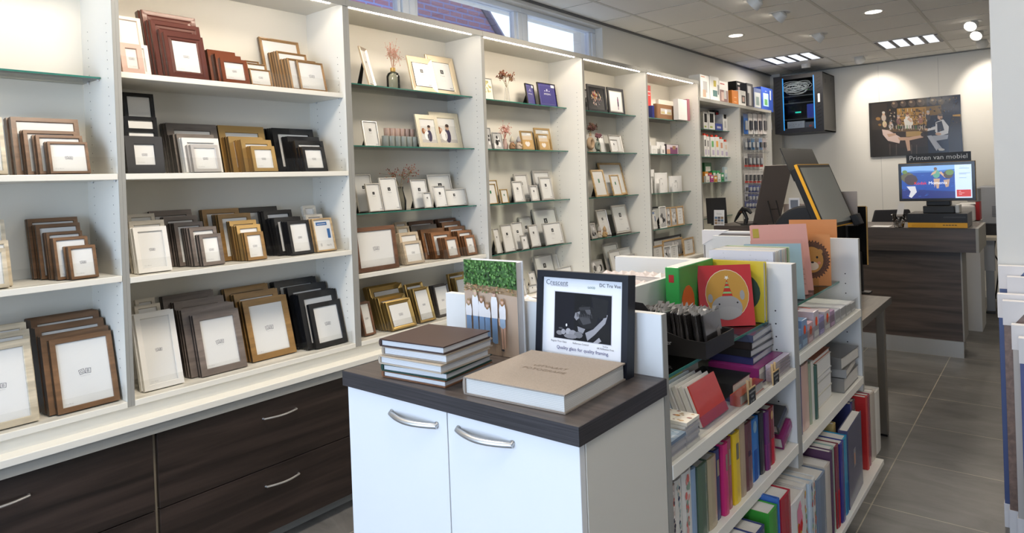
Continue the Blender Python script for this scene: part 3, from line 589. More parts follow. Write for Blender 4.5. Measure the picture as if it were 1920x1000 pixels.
# ---- third bay (glass shelves)
g1, g2, g3, g4, g5 = 'top glass shelf', 'second glass shelf', 'third glass shelf', 'lowest glass shelf', 'bottom shelf'
show(2, 2.0865, -2.83, g1, [(674, 698, 91, 'champs', 'sq', 28, 0, 'turned narrow champagne frame left of the flower bottle'), (762, 809, 108, 'goldsc', 'sq', 0, .03, 'wide gold scooped frame in front'), (797, 848, 107, 'goldsc', 'sq', 0, -.02, 'wide gold scooped frame behind, rightmost')], lean=14)
show(2, 1.7675, -2.83, g2, [(678, 706, 228, 'silver', 'sq', 0, 0, 'small silver frame left of the candle packs'), (777.5, 818, 216, 'glit', 'couple', 0, .03, 'glitter frame with wedding picture, front one'), (803, 857, 212, 'glit', 'couple', 0, -.02, 'glitter frame with wedding picture, back one')], lean=11)
show(2, 1.4165, -2.83, g3, [(662, 694, 328, 'silver', 'sq', 0, -.04, 'thin silver frame partly behind the divider'), (684.6, 711, 344.5, 'silver', 'sq', 0, .02, 'slim silver frame left of the tall one'), (710.5, 742, 334, 'silver', 'sq', 0, .02, 'tall slim silver frame left of the red berries'), (768.6, 798, 337.5, 'silver', 'sq', 0, 0, 'silver frame right of the red berries'), (800, 843, 328, 'silver', 'sq', 0, -.06, 'large silver frame at the back'), (793, 807.5, 361.5, 'silver', 'sq', 0, .035, 'tiny silver frame in front'), (811.7, 833.7, 349.5, 'silver', 'sq', 0, .035, 'small silver frame before the landscape one'), (836, 879, 355, 'silver', 'sq', 0, 0, 'landscape silver frame at the right end')], lean=13)
# ---- fourth bay
show(3, 2.0955, -2.87, g1, [(900, 922, 146, 'silver', 'flow', 0, 0, 'clear frame of pressed yellow flowers'), (983, 1002.7, 158, 'bluei', 'blue', 10, 0, 'smaller dark blue frame'), (1007, 1040, 156.5, 'bluei', 'blue', 0, 0, 'larger dark blue frame')], lean=8)
show(3, 1.7715, -2.87, g2, [(905, 919, 240, 'bw', 'bwph', 0, -.02, 'black and white photo at the divider'), (923, 940, 249, 'bw', 'bwph', 0, 0, 'low black and white photo left of the pink vase'), (975, 997.5, 246, 'goldd', 'beach', 0, 0, 'gold frame of baby feet beside the gnomes'), (1001, 1030, 241, 'goldd', 'beach', 0, -.045, 'large gold baby feet frame at the back'), (1007, 1027.4, 252, 'goldd', 'beach', 0, .0, 'small gold baby feet frame in front')], lean=9)
show(3, 1.4095, -2.87, g3, [(912, 931, 338.5, 'thingold', 'grn', 0, -.04, 'thin gold frame at the back left'), (908, 928, 345.5, 'thingold', 'grn', 0, .01, 'thin gold frame front left'), (938, 950.7, 355.5, 'thingold', 'grn', 0, 0, 'tiny thin gold frame'), (959, 978, 340, 'silverf', 'sq', 0, .01, 'grey frame front left of the grey group'), (963, 987.7, 326.5, 'silverf', 'sq', 0, -.045, 'tall grey frame behind the first grey one'), (992.6, 1007, 348.5, 'silverf', 'sq', 0, .02, 'smallest grey frame in the middle'), (997, 1028, 320.5, 'silverf', 'sq', 0, -.06, 'tallest grey frame at the back right'), (1010, 1032, 332.5, 'silverf', 'sq', 0, .0, 'grey frame in front at right')], lean=11)
show(3, 1.0805, -2.87, g4, [(924, 934.5, 429.5, 'silver', 'sq', 0, .02, 'narrow silver frame at the left end'), (938, 958, 422, 'silver', 'sq', 0, .02, 'silver frame second from left'), (957.5, 978, 417.5, 'silver', 'sq', 0, -.01, 'silver frame third from left'), (970, 993, 407, 'boxed', 'sq', 0, -.06, 'grey boxed frame at the back'), (996, 1039, 392, 'boxed', 'sq', 0, -.05, 'large boxed frame standing at the back'), (976, 987.7, 441.5, 'silver', 'sq', 0, .03, 'tiny silver frame in front'), (990, 1006.6, 422.5, 'silverb', 'sq', 0, .0, 'silver frame with rounded rim in the middle'), (1017, 1050, 418, 'silver', 'sq', 0, .02, 'squarish silver frame at the right end')], lean=12)
show(3, .7855, -2.84, g5, [(1000, 1035, 479, 'boxed', 'sq', 0, -.06, 'grey boxed frame'), (1034, 1052, 477, 'whiteph', 'blank', 0, -.09, 'plain white boxed frame'), (990, 1002, 510.5, 'silver', 'sq', 0, .0, 'small silver frame of the upper pair'), (990, 1006.6, 535, 'silver', 'sq', 0, .06, 'small silver frame of the lower pair'), (978, 984, 524, 'silver', 'sq', 0, .07, 'slim silver frame left of the small pair'), (1045.7, 1072.7, 501, 'silver', 'sq', 0, .03, 'low silver frame at right')], lean=13)
# ---- fifth bay
show(4, 2.0865, -2.84, g1, [(1094, 1108, 168, 'blackb', 'bwph', 0, -.06, 'dark frame half hidden behind the flower portrait'), (1100, 1134.6, 160, 'blackb', 'portrait', 0, .03, 'black frame with colourful floral print'), (1138, 1168, 166, 'blackb', 'figure', 0, 0, 'deep black frame with a small standing figure')], lean=4)
show(4, 1.7645, -2.84, g2, [(1121, 1131, 252, 'silver', 'blank', 0, -.03, 'white frame behind the green vase'), (1140.5, 1163.6, 254, 'silverb', 'blank', 0, -.03, 'rounded silver frame at the back'), (1143, 1157, 262, 'silverb', 'sq', 0, .02, 'small rounded silver frame in front')], lean=11)
show(4, 1.4065, -2.84, g3, [(1107.6, 1130, 319, 'bamboo', 'grn', 0, .02, 'light wood frame at the left'), (1132, 1173, 306, 'bamboo', 'blank', 0, -.05, 'large light wood frame at the back'), (1143, 1159, 328.5, 'bamboo', 'grn', 0, .02, 'small light wood frame in front')], lean=13)
show(4, 1.0815, -2.84, g4, [(1105, 1115, 419.5, 'silverf', 'bwph', 0, .03, 'small grey photo frame at the left'), (1117, 1135.7, 394, 'silverb', 'sq', 0, -.02, 'silver frame behind the gnome pair'), (1145, 1172.4, 385, 'silverb', 'sq', 0, -.02, 'large silver frame at the right')], lean=13)
show(4, .7855, -2.82, g5, [(1128.7, 1157, 456.5, 'silverf', 'blank', 0, -.05, 'tall grey frame'), (1141, 1161.6, 471, 'silver', 'sq', 0, .0, 'white frame in the middle'), (1107.6, 1128, 488.5, 'silver', 'bwph', 0, -.02, 'low silver frame behind the small ones'), (1168, 1203, 462, 'silver', 'blank', 0, -.03, 'landscape silver frame at the right'), (1168, 1190, 478, 'silver', 'blank', 0, .03, 'small landscape silver frame in front')], lean=13)
# ---- sixth bay
show(5, 1.0765, -2.85, g4, [(1222, 1236, 388, 'blackb', 'blank', 0, -.07, 'black frame at the back'), (1221.6, 1229, 395, 'whiteph', 'bluelab', 0, .02, 'white frame with a blue mark')], lean=6)
for zz, wh, L in ((1.0765, g4, [(1236, 1248, 387.5, 'whiteph', 'bwph', 'tall white photo frame'), (1248, 1257, 389, 'woodph', 'bwph', 'left wing of light wood frames'), (1257, 1268, 388, 'woodph', 'bwph', 'middle light wood frame with dark photo'), (1268, 1281, 386.5, 'woodph', 'script', 'light wood frame with a handwritten quote')]),
                  (.7855, g5, [(1222, 1243, 460.5, 'woodph', 'script', 'low light wood frame at the left'), (1244.4, 1257, 462, 'whiteph', 'bwph', 'white frame, left half'), (1257.5, 1270, 460.5, 'whiteph', 'script', 'white frame, right half'), (1281, 1300, 446, 'woodph', 'script', 'light wood frame with quote at the right end')])):
    show(5, zz, -2.80 if zz > 1 else -2.74, wh, [(a, b, c, s, k, 0, 0, w) for a, b, c, s, k, w in L], lean=3)
show(5, .7855, -2.80, g5, [(1243, 1279, 448, 'woodph', 'bwph', 0, 0, 'wide light wood frame with dark photo behind the white pair'), (1224, 1277, 444, 'blackb', 'blank', 0, -.05, 'large black frame at the very back')], lean=3)
# ================================================================== ornaments on the glass shelves
def lathe_obj(name, prof, m, par, c=(0, 0, 0), col=GREY, n=24, smooth=True):
    return MB().lathe(prof, col, c, n).build(name, m, par, smooth=smooth)
def twigs(par, base, h, spread, cols, n, r, seed, stem=(.25, .2, .1), name='dried_flowers', br=5):
    random.seed(seed); q = MB(); b = Vector(base)
    for i in range(br):
        a = random.uniform(0, 6.28); tip = b+Vector((min(.03, spread*.3)*math.cos(a), spread*random.uniform(-1, 1), h*random.uniform(.65, 1)))
        mid = b+(tip-b)*.5+Vector((0, 0, h*.12)); q.tube([b, mid, tip], .0012, stem, 5)
        for k in range(n//br):
            p = tip+Vector((max(-.03, min(.03, random.gauss(0, spread*.15))), random.gauss(0, spread*.3), random.gauss(0, h*.16)))
            q.tube([mid+(tip-mid)*random.uniform(.2, 1), p], .0006, stem, 3, cap=False)
            c = random.choice(cols); s = r*random.uniform(.6, 1.2)
            q.add([p+Vector(d)*s for d in ((1, 0, 0), (-1, 0, 0), (0, 1, 0), (0, -1, 0), (0, 0, 1), (0, 0, -1))], [(0, 2, 4), (2, 1, 4), (1, 3, 4), (3, 0, 4), (2, 0, 5), (1, 2, 5), (3, 1, 5), (0, 3, 5)], c)
    return q.build(name, PAPER, par)
def pos(px, X, Z): return (X, y_at(px, X, Z), Z)
g = 'vases with dried flowers'
# bottle with pink gypsophila
p = pos(738, -2.84, 2.0865); t = thing('glass_bottle_vase', 'small green glass bottle with gold neck and pink dried flowers, third bay', 'vase', p, group=g)
lathe_obj('bottle', [(.001, .004), (.034, 0), (.037, .01), (.037, .075), (.03, .092), (.013, .102), (.012, .12), (.010, .12)], BOTTLE, t)
lathe_obj('neck_ring', [(.0135, .102), (.0145, .103), (.0145, .123), (.0125, .123)], METAL, t, col=(.55, .36, .12))
twigs(t, (0, 0, .1), .13, .05, [(.68, .34, .28), (.75, .45, .38), (.6, .28, .22)], 150, .0035, 2, (.5, .3, .2), br=9)
# candle packs
for (a, b, top, X, cl, wd) in ((721, 777, 241.5, -2.90, (.55, .40, .34), 'pink candles, back row, raised'), (717, 782, 256, -2.85, (.33, .36, .33), 'grey green candles, front row')):
    y0, y1 = y_at(a, X, 1.8), y_at(b, X, 1.8); h = z_at(top, X, (y0+y1)/2)-1.7675
    z0 = 0 if X > -2.88 else h*.5
    t = thing('candle_pack', 'row of six little glasses with %s, third bay' % wd, 'candles', (X, (y0+y1)/2, 1.7675), group='candle packs'); w = (y1-y0)/6
    if z0: MB().box(-.02, .02, -w*2.9, w*2.9, 0, z0, (.5, .5, .45)).build('riser_box', SATIN, t)
    for k in range(6):
        o = MB().lathe([(w*.38, z0+.001), (w*.44, z0+.004), (w*.45, h)], cl, (0, w*(k-2.5), 0), 14).build('candle_jar', GLOSS, t, smooth=True)
# berries
p = pos(752, -2.865, 1.4165); t = thing('berry_vase', 'grey glass vase with arching twigs of red berries, third bay', 'vase', p, group=g)
lathe_obj('vase', [(.001, .004), (.03, 0), (.032, .05), (.016, .11), (.018, .13)], glass_mat('smoked glass', (.70, .69, .64)), t)
twigs(t, (0, 0, .12), .11, .10, [(.32, .05, .02), (.42, .09, .03), (.25, .03, .02)], 95, .0045, 5, (.2, .15, .08), 'berry_twigs', 6)
# prism vase
p = pos(951, -2.875, 2.0955); t = thing('prism_vase', 'clear wire vase with brown red dried bloom, fourth bay', 'vase', p, group=g)
MB().tube([(0, -.03, 0), (0, -.012, .12), (0, .012, .12), (0, .03, 0), (0, -.03, 0)], .0015, (.5, .5, .48), 6).build('wire_holder', SATIN, t)
lathe_obj('tube', [(.001, .01), (.009, .012), (.011, .10), (.009, .10), (.001, .02)], ACRYL, t)
twigs(t, (0, 0, .10), .09, .05, [(.26, .09, .06), (.32, .16, .08), (.18, .07, .05)], 130, .006, 8, br=6)
p = pos(947, -2.90, 1.7715); t = thing('pink_flower_vase', 'small pinkish vase with pink dried flowers beside the two gnomes', 'vase', p, group=g)
lathe_obj('vase', [(.001, .001), (.02, 0), (.024, .03), (.012, .06), (.014, .075), (.011, .075), (.01, .06), (.001, .02)], SATIN, t, col=(.5, .36, .32))
twigs(t, (0, 0, .07), .085, .045, [(.62, .26, .22), (.7, .36, .3)], 110, .0045, 11, (.5, .2, .15), br=7)
# gnomes
def gnome(px, X, Z, hat, body, wd, h=.075):
    t = thing('gnome_figurine', wd, 'figurine', pos(px, X, Z), group='little gnome figurines'); s = h/.075
    MB().lathe([(.014*s, 0), (.019*s, .006*s), (.018*s, .025*s), (.009*s, .042*s)], body, n=12).build('body', CLOTH, t, smooth=True)
    MB().ball((0, 0, .044*s), .011*s, (.55, .38, .28), 8).ball((.011*s, 0, .043*s), .004*s, (.5, .25, .18), 6).build('head', PAPER, t, smooth=True)
    MB().lathe([(.0135*s, .046*s), (.0145*s, .05*s), (.011*s, .062*s), (.006*s, .072*s), (.001, .080*s)], hat, n=12).build('knit_hat', CLOTH, t, smooth=True)
    MB().tube([(.012*s, -.012*s, .03*s), (.02*s, 0, .018*s)], .004*s, body, 6).tube([(.012*s, .012*s, .03*s), (.02*s, 0, .018*s)], .004*s, body, 6).build('arms', CLOTH, t)
gnome(960.5, -2.845, 1.7715, (.42, .38, .30), (.28, .16, .08), 'gnome figurine in striped hat and brown coat, left of the pair, fourth bay', .085)
gnome(973, -2.85, 1.7715, (.30, .29, .30), (.45, .36, .28), 'gnome figurine in grey hat, right of the pair, fourth bay', .09)
gnome(1124, -2.82, 1.0815, (.42, .40, .38), (.5, .46, .4), 'gnome figurine in grey hat, left of the pair, fifth bay', .09)
gnome(1134, -2.82, 1.0815, (.45, .30, .16), (.45, .3, .14), 'gnome figurine in brown hat, right of the pair, fifth bay', .085)
# donut vases
def donut(px, X, Z, w, h, col, lab, fc, fr, seed):
    t = thing('donut_vase', lab, 'vase', pos(px, X, Z), group=g); q = MB(); R = w*.34; r = w*.17; n, m = 20, 10; vs = []
    for i in range(n):
        a = 2*math.pi*i/n
        for j in range(m): b = 2*math.pi*j/m; vs.append((r*1.3*math.sin(b), (R+r*math.cos(b))*math.cos(a), h*.46+(R*1.25+r*math.cos(b))*math.sin(a)))
    q.add(vs, [(i*m+j, ((i+1) % n)*m+j, ((i+1) % n)*m+(j+1) % m, i*m+(j+1) % m) for i in range(n) for j in range(m)], col)
    q.lathe([(w*.24, 0), (w*.22, h*.06), (w*.1, h*.09)], col, n=14); q.lathe([(w*.15, h*.84), (w*.10, h*.93), (w*.15, h), (w*.10, h)], col, n=14)
    q.build('body', CLOTH, t, smooth=True); twigs(t, (0, 0, h*.95), fr*1.1, fr, fc, 150, .008, seed, br=7)
donut(1108, -2.83, 1.7645, .085, .15, (.52, .38, .25), 'beige donut-shaped vase with dark dried flowers, fifth bay', [(.09, .06, .045), (.15, .09, .06), (.22, .1, .1)], .065, 21)
donut(1121, -2.82, 1.7645, .06, .105, (.22, .27, .23), 'small grey green donut vase with mauve dried flowers', [(.27, .12, .13), (.2, .1, .12)], .035, 22)

# ================================================================== sixth bay: albums and cards
def pbox(name, label, cat, px0, px1, ptop, X, z, depth, col, group=None, m=SATIN, art=None, hmax=None, rot=0):
    """carton standing on a shelf facing the room (+x)"""
    y0 = y_at(px0, X, z); y1 = y_at(px1, X, z); hz_ = z_at(ptop, X, (y0+y1)/2)
    for yd in DV[1:]:
        if hz_ < 2.40 and z < 2.2 and abs((y0+y1)/2-yd) < .12:
            if (y0+y1)/2 < yd: y1 = min(y1, yd-.015); y0 = min(y0, y1-.02)
            else: y0 = max(y0, yd+.015)
    h = z_at(ptop, X, (y0+y1)/2)-z
    t = thing(name, label, cat, (X, (y0+y1)/2, z), (0, 0, math.radians(rot)), group); w = y1-y0-.002
    cs = [tuple(c*.97 for c in col)]*6; MB().box(-depth, 0, -w/2, w/2, 0, h, cs).build('carton', m, t)
    if art:
        q = MB()
        for a in art:
            u0, u1, v0, v1, c = a[:5]; k = .0004*(1+len(q.f)/6)
            if len(a) > 5: q.text(a[5], h*(v1-v0), (k, w*((u0+u1)/2-.5), h*v0), (0, 1, 0), (0, 0, 1), c)
            else: q.poly([(k, w*(u0-.5), h*v0), (k, w*(u1-.5), h*v0), (k, w*(u1-.5), h*v1), (k, w*(u0-.5), h*v1)], c)
        q.build('front_print', PAPER, t)
    return t
G5 = 'albums and binders, sixth bay'
gz = 2.0865
pbox('red_photo_board', 'tall red board with photos at its foot, sixth bay', 'display board', 1213, 1222, 160, -2.90, gz, .012, (.55, .035, .03), art=[(.1, .9, .02, .35, (.3, .27, .25)), (.2, .6, .1, .3, (.65, .6, .58), ), (.1, .9, .8, .83, (.8, .6, .6)), (.1, .8, .7, .72, (.8, .6, .6))])
pbox('blue_album', 'narrow dark blue album beside the brown one', 'album', 1223.5, 1227.5, 198, -2.82, gz, .06, (.03, .04, .2), G5)
pbox('brown_album', 'brown album with a picture window in its cover', 'album', 1231, 1270, 197, -2.80, gz, .03, (.24, .12, .055), G5, CLOTH, art=[(.2, .72, .33, .72, (.5, .48, .45)), (.22, .70, .36, .52, (.45, .38, .2)), (.4, .5, .38, .65, (.75, .75, .8)), (0, .06, 0, 1, (.17, .08, .035))])
pbox('cream_album', 'cream album standing behind the brown one', 'album', 1236, 1268, 189, -2.87, gz, .03, (.74, .70, .62), G5, CLOTH)
pbox('white_album', 'white album at the right end with blue and red edge', 'album', 1272.5, 1289, 186.5, -2.735, gz, .05, (.80, .79, .77), G5, CLOTH)
pbox('album_spine', 'blue and red album edge right of the white album', 'album', 1289.5, 1294, 186, -2.735, gz, .05, (.35, .12, .16), G5)
gz = 1.7605
for i, (a, b, c, d) in enumerate(((1216, 1221, 266, -2.84), (1221.5, 1232, 273, -2.83), (1232, 1247, 266.5, -2.86), (1240, 1247.5, 273, -2.82))):
    pbox('white_card', 'white framed card, %s from left on the second shelf, sixth bay' % NTH[i+1], 'card', a, b, c, d, gz, .012, (.80, .80, .79), 'white cards, sixth bay', art=[(.2, .8, .1, .6, (.62, .63, .6)), (.3, .7, .15, .5, (.3, .3, .3) if i == 3 else (.72, .72, .7))])
pbox('picture_block', 'photo block with a purple and brown picture, sixth bay', 'photo block', 1249.5, 1273, 271, -2.82, gz, .02, (.03, .02, .03), art=[(.04, .96, .05, .96, (.62, .55, .58)), (.3, .9, .05, .7, (.2, .07, .15)), (.5, .75, .5, .85, (.35, .2, .12)), (.05, .3, .05, .5, (.55, .3, .2))])
gz = 1.4025
for i, (a, b, c, d) in enumerate(((1213.5, 1219, 299, -2.90), (1219, 1224, 335, -2.84), (1220, 1228, 318, -2.90), (1228.8, 1252, 324, -2.86), (1238, 1247, 336, -2.82), (1256, 1279, 330, -2.85), (1262, 1270, 343, -2.81))):
    pbox('line_art_card', 'white line drawing card, %s from left on the third shelf, sixth bay' % NTH[i+1], 'card', a, b, c, d, gz, .01, (.82, .82, .81), 'line drawing cards, sixth bay', art=[(.1, .9, .06, .94, (.74, .74, .73)), (.13, .87, .08, .92, (.81, .81, .80)), (.35, .65, .2, .6, (.55, .55, .54)), (.38, .62, .22, .57, (.8, .8, .79)), (.42, .58, .62, .72, (.5, .5, .5))])
# ================================================================== fifth bay floor shelf small boxes, accessory bay
OR = (.65, .12, .02); WH = (.78, .78, .76); BK = (.007, .007, .008); RD = (.55, .03, .03); BL = (.03, .06, .32)
AC = 'camera accessory boxes'
zt = 2.3165
def art_photo(c1, c2, c3): return [(.1, .9, .15, .75, c1), (.3, .7, .2, .6, c2), (.2, .5, .3, .7, c3), (.1, .8, .86, .92, (.2, .2, .2))]
for px0, px1, pt, X, d, col, lab, art in (
    (1314, 1331, 141, -2.72, .12, WH, 'white box with a small gadget picture, leftmost on top of the accessory bay', [(.3, .75, .3, .75, (.45, .45, .45)), (.25, .6, .1, .4, (.55, .4, .3)), (.1, .5, .9, .94, (.6, .3, .2))]),
    (1332, 1349, 144, -2.72, .12, WH, 'white box with yellow and green pictures on top of the accessory bay', [(.4, .7, .6, .85, (.6, .5, .1)), (.3, .8, .2, .45, (.1, .2, .2)), (.85, .97, .3, .7, (.2, .2, .2))]),
    (1349.5, 1366, 153, -2.72, .12, WH, 'white box showing people on top of the accessory bay', [(.05, .95, .05, .6, (.25, .15, .15)), (.2, .5, .1, .5, (.6, .45, .4)), (.5, .8, .2, .6, (.5, .5, .5)), (.1, .6, .85, .9, (.5, .1, .1))]),
    (1373, 1385, 170, -2.72, .14, (.60, .20, .03), 'orange side of the small carton on top of the accessory bay', [(.3, .7, .2, .25, (.8, .5, .3)), (.3, .7, .5, .55, (.8, .5, .3))]),
    (1385.5, 1399, 170, -2.715, .12, WH, 'small white carton with a photo beside the orange side', [(.4, .9, .2, .7, (.1, .1, .1)), (.5, .8, .3, .6, (.5, .35, .3))]),
    (1382, 1401, 154, -2.88, .10, BK, 'black carton behind the orange one', [(.15, .7, .5, .8, (.5, .4, .4)), (.1, .9, .88, .94, (.7, .7, .7))]),
    (1401.5, 1413, 157, -2.73, .08, (.05, .05, .06), 'tall dark carton with tripod picture', [(.3, .7, .1, .9, (.3, .3, .3)), (.1, .5, .6, .9, (.4, .4, .42))]),
    (1414, 1428, 166, -2.73, .08, (.10, .13, .25), 'dark blue grey carton left of the bright blue one', [(.1, .9, .1, .8, (.35, .38, .40)), (.3, .7, .2, .6, (.15, .2, .2))]),
    (1428.5, 1450, 165, -2.73, .10, (.04, .09, .42), 'bright blue carton at the right end on top of the pegboard bay', [(.15, .6, .2, .75, (.35, .55, .7)), (.25, .5, .25, .5, (.12, .3, .12)), (.1, .7, .82, .9, (.75, .8, .9), 'photo'), (.7, .78, .5, .9, (.8, .85, .9))])):
    pbox('product_box', lab, 'box', px0, px1, pt, X, zt, d, col, AC, art=art)
z = 2.0335
for px0, px1, pt, col, lab, art in ((1319.5, 1328, 210, WH, 'white lens box, leftmost on the upper accessory shelf', [(.2, .8, .4, .9, BK), (.2, .6, .1, .2, (.4, .5, .1))]), (1329, 1341, 210, WH, 'white lens box, second on the upper accessory shelf', [(.2, .8, .4, .9, BK), (.2, .6, .1, .2, (.4, .5, .1))]),
    (1342, 1354.5, 232, BL, 'low blue box on the upper accessory shelf', [(.2, .8, .3, .6, (.5, .5, .6))]), (1356, 1365, 215, WH, 'black and white bottle box at the right of the upper accessory shelf', [(.2, .8, .75, 1, BK), (.3, .7, .2, .6, (.5, .5, .5))])):
    pbox('product_box', lab, 'box', px0, px1, pt, -2.82, z, .09, col, AC, art=art)
t = pbox('product_box', 'dark red and black box at the back of the upper accessory shelf', 'box', 1341, 1356, 207, -2.915, z, .06, BK, AC, art=[(.3, .9, .7, .9, RD)])
z = 1.7425
for i, (a, b, c) in enumerate(((1321, 1326, 254), (1326.5, 1331, 256), (1333.5, 1341.5, 257), (1342, 1350, 257), (1350.5, 1358, 261), (1358.5, 1367.5, 266))):
    t = pbox('bulb_box', 'white box with red hanging tab, %s from left on the middle accessory shelf' % NTH[i+1], 'box', a, b, c, -2.82, z, .09, WH, 'white and red boxes', art=[(.2, .7, .5, .8, [(.1, .1, .1), (.2, .2, .2), (.15, .4, .15), (.75, .4, .1), (.6, .3, .2), (.7, .6, .5)][i]), (.3, .8, .1, .35, (.5, .45, .6))])
    w = .02; MB().box(-.02, -.004, -w, w, 0, .022, (.65, .05, .02)).build('red_tab', SATIN, t).location = (0, 0, z_at(c, -2.82, y_at((a+b)/2, -2.82, 1.9))-z)
z = 1.4745
FB = [(1322, 1335, 305, -2.90, (.03, .16, .06)), (1322, 1328.5, 322, -2.84, (.6, .25, .02)), (1329, 1335.5, 324, -2.84, (.55, .08, .05)), (1324, 1331, 330, -2.81, (.75, .72, .68)), (1332.5, 1338.5, 328, -2.81, (.45, .06, .25)), (1339, 1345, 330, -2.81, (.6, .28, .03)), (1337, 1343, 320, -2.87, (.04, .3, .1)), (1344, 1350, 320, -2.87, (.04, .32, .12)), (1346, 1352, 326, -2.82, (.75, .78, .75)), (1352.5, 1358, 324, -2.82, (.04, .3, .12)), (1347, 1360, 316, -2.92, (.3, .5, .52)), (1359, 1368.5, 313, -2.84, (.55, .68, .72))]
CN = ['dark green', 'orange', 'red', 'white', 'magenta', 'orange yellow', 'green', 'green', 'white green', 'green', 'teal', 'pale blue']
for i, (a, b, c, X, col) in enumerate(FB):
    pbox('film_box', '%s film box, %s from left on the lower accessory shelf' % (CN[i], NTH[i+1]), 'box', a, b, c, X, z, .026, col, 'small film boxes', art=[(.15, .85, .55, .8, (.8, .8, .75)), (.2, .8, .15, .3, tuple(x*.5 for x in col))])
# pegboard rows of blister packs
rows = [(213, 251, 6, 1394, 1447, [(.04, .14, .45), (.7, .7, .7), (.7, .7, .72), (.65, .6, .6), (.7, .68, .68), (.05, .15, .4)]), (259, 281, 7, 1394, 1444, [(.2, .22, .25), (.03, .05, .1), (.05, .15, .3), (.12, .13, .16), (.2, .3, .5), (.45, .4, .42), (.7, .68, .68)]),
        (288, 313, 5, 1395, 1431, [(.5, .5, .5), (.1, .1, .12), (.14, .14, .15), (.10, .10, .12), (.15, .14, .15)]), (320, 343, 5, 1396, 1433, [(.6, .58, .57), (.62, .6, .6), (.62, .6, .6), (.62, .6, .6), (.6, .58, .58)]), (346, 361, 5, 1397, 1429, [(.5, .52, .6), (.05, .07, .25), (.05, .08, .28), (.06, .08, .25), (.07, .09, .28)]), (363, 377, 5, 1397, 1427, [(.5, .52, .6), (.05, .07, .25), (.05, .08, .28), (.06, .08, .25), (.07, .09, .28)]), (377, 390, 5, 1397, 1425, [(.08, .1, .28)]*5)]
RN = ['top', 'second', 'third', 'fourth', 'fifth', 'sixth', 'lowest']
for r, (t0, t1, n, a, b, cs) in enumerate(rows):
    X = -2.74
    for k in range(n):
        p0, p1 = a+(b-a)*k/n, a+(b-a)*(k+.86)/n; zt_ = z_at(t0, X, y_at(p0, X, 2)); zb = z_at(t1, X, y_at(p0, X, 2)); y0, y1 = y_at(p0, X, zt_), y_at(p1, X, zt_); w = y1-y0; h = zt_-zb; col = cs[k]
        t = thing('blister_pack', 'hooked blister pack, %s from left in the %s peg row' % (NTH[k+1], RN[r]), 'blister pack', (X, (y0+y1)/2, zb), group='blister packs on peg hooks')
        q = MB().box(-.003, 0, -w/2, w/2, 0, h, col); q.box(0, .0004, -w/2, w/2, h*.8, h, tuple(c*.6+.1 for c in col)).box(0, .0004, -w/2, w/2, 0, h*.14, (.5, .05, .04) if r in (2, 3) else col).build('backing_card', PAPER, t)
        MB().box(0, .016, -w*.3, w*.3, h*.2, h*.66, (.06, .06, .07) if sum(col) > .9 else (.4, .42, .45)).build('blister', GLOSS, t, bevel=.004)
    for k in range(n+(2 if r in (1, 2) else 0)):
        px = a+(b-a)*(k+.43)/n; zt_ = z_at(t0, X, y_at(px, X, 2)); yy = y_at(px, X, zt_)
        if yy > 8.35: continue
        tag(MB().tube([(-2.785, yy, zt_+.012), (-2.70, yy, zt_+.012), (-2.69, yy, zt_+.022)], .003, (.4, .4, .4), 6).build('peg_hook', STEEL), 'steel peg hook, %s from left in the %s peg row' % (NTH[k+1], RN[r]), 'hook', 'peg hooks')
# ================================================================== server rack
YR = 8.9; rx0, rx1 = -2.80, -2.205; rz0, rz1 = 2.05, 2.79
t = thing('server_rack', 'black wall-mounted server rack with glass door and blue strips', 'server rack', (rx0, YR, rz0))
def rp(n, q, m, par=None, bevel=0):
    o = q.build(n, m, par or t, bevel)
    if par is None: o.location = (-rx0, -YR, -rz0)
    return o
D1 = (.012, .013, .018)
q = MB().box(rx0, rx1, YR+.02, 9.485, rz1-.012, rz1, D1).box(rx0, rx1, YR+.02, 9.485, rz0, rz0+.012, D1).box(rx0, rx0+.01, YR+.02, 9.485, rz0, rz1, D1).box(rx1-.01, rx1, YR+.02, 9.485, rz0, rz1, (.05, .048, .045)).box(rx0, rx1, 9.47, 9.485, rz0, rz1, D1)
for a, b in ((9.02, 2.66), (9.30, 2.70)): q.box(rx1, rx1+.001, a, a+.02, b, b+.05, (.005, .005, .005))
rp('housing', q, SATIN)
wL, wR = rx0+.115, rx1-.105
q = MB().box(rx0, wL, YR, YR+.02, rz0, rz1, D1).box(wR, rx1, YR, YR+.02, rz0, rz1, D1).box(wL, wR, YR, YR+.02, rz0, rz0+.06, D1).box(wL, wR, YR, YR+.02, rz1-.05, rz1, D1)
for xx in (rx0+.025, wR+.03):
    for k in range(14):
        zz = rz0+.06+.046*k; q.poly([(xx, YR-.0005, zz), (xx+.05, YR-.0005, zz+.022), (xx+.05, YR-.0005, zz+.030), (xx, YR-.0005, zz+.008)], (.002, .002, .002))
dr = rp('door_frame', q, SATIN)
MB().box(wL, wR, YR+.006, YR+.010, rz0+.06, rz1-.05).build('door_glass', glass_mat('tinted glass', (.80, .83, .86), .35), dr)
for xx in (wL-.004, wR-.006): MB().box(xx, xx+.012, YR-.003, YR, rz0+.04, rz1-.03).build('blue_strip', mat('blue strip', (.02, .22, .62), rough=.4, emit=(.03, .35, .9), estr=.35), dr)
MB().box(wR+.045, wR+.072, YR-.012, YR, rz0+.36, rz0+.47, (.7, .7, .72)).build('lock_handle', SATIN, dr, bevel=.006)
random.seed(12); q = MB()
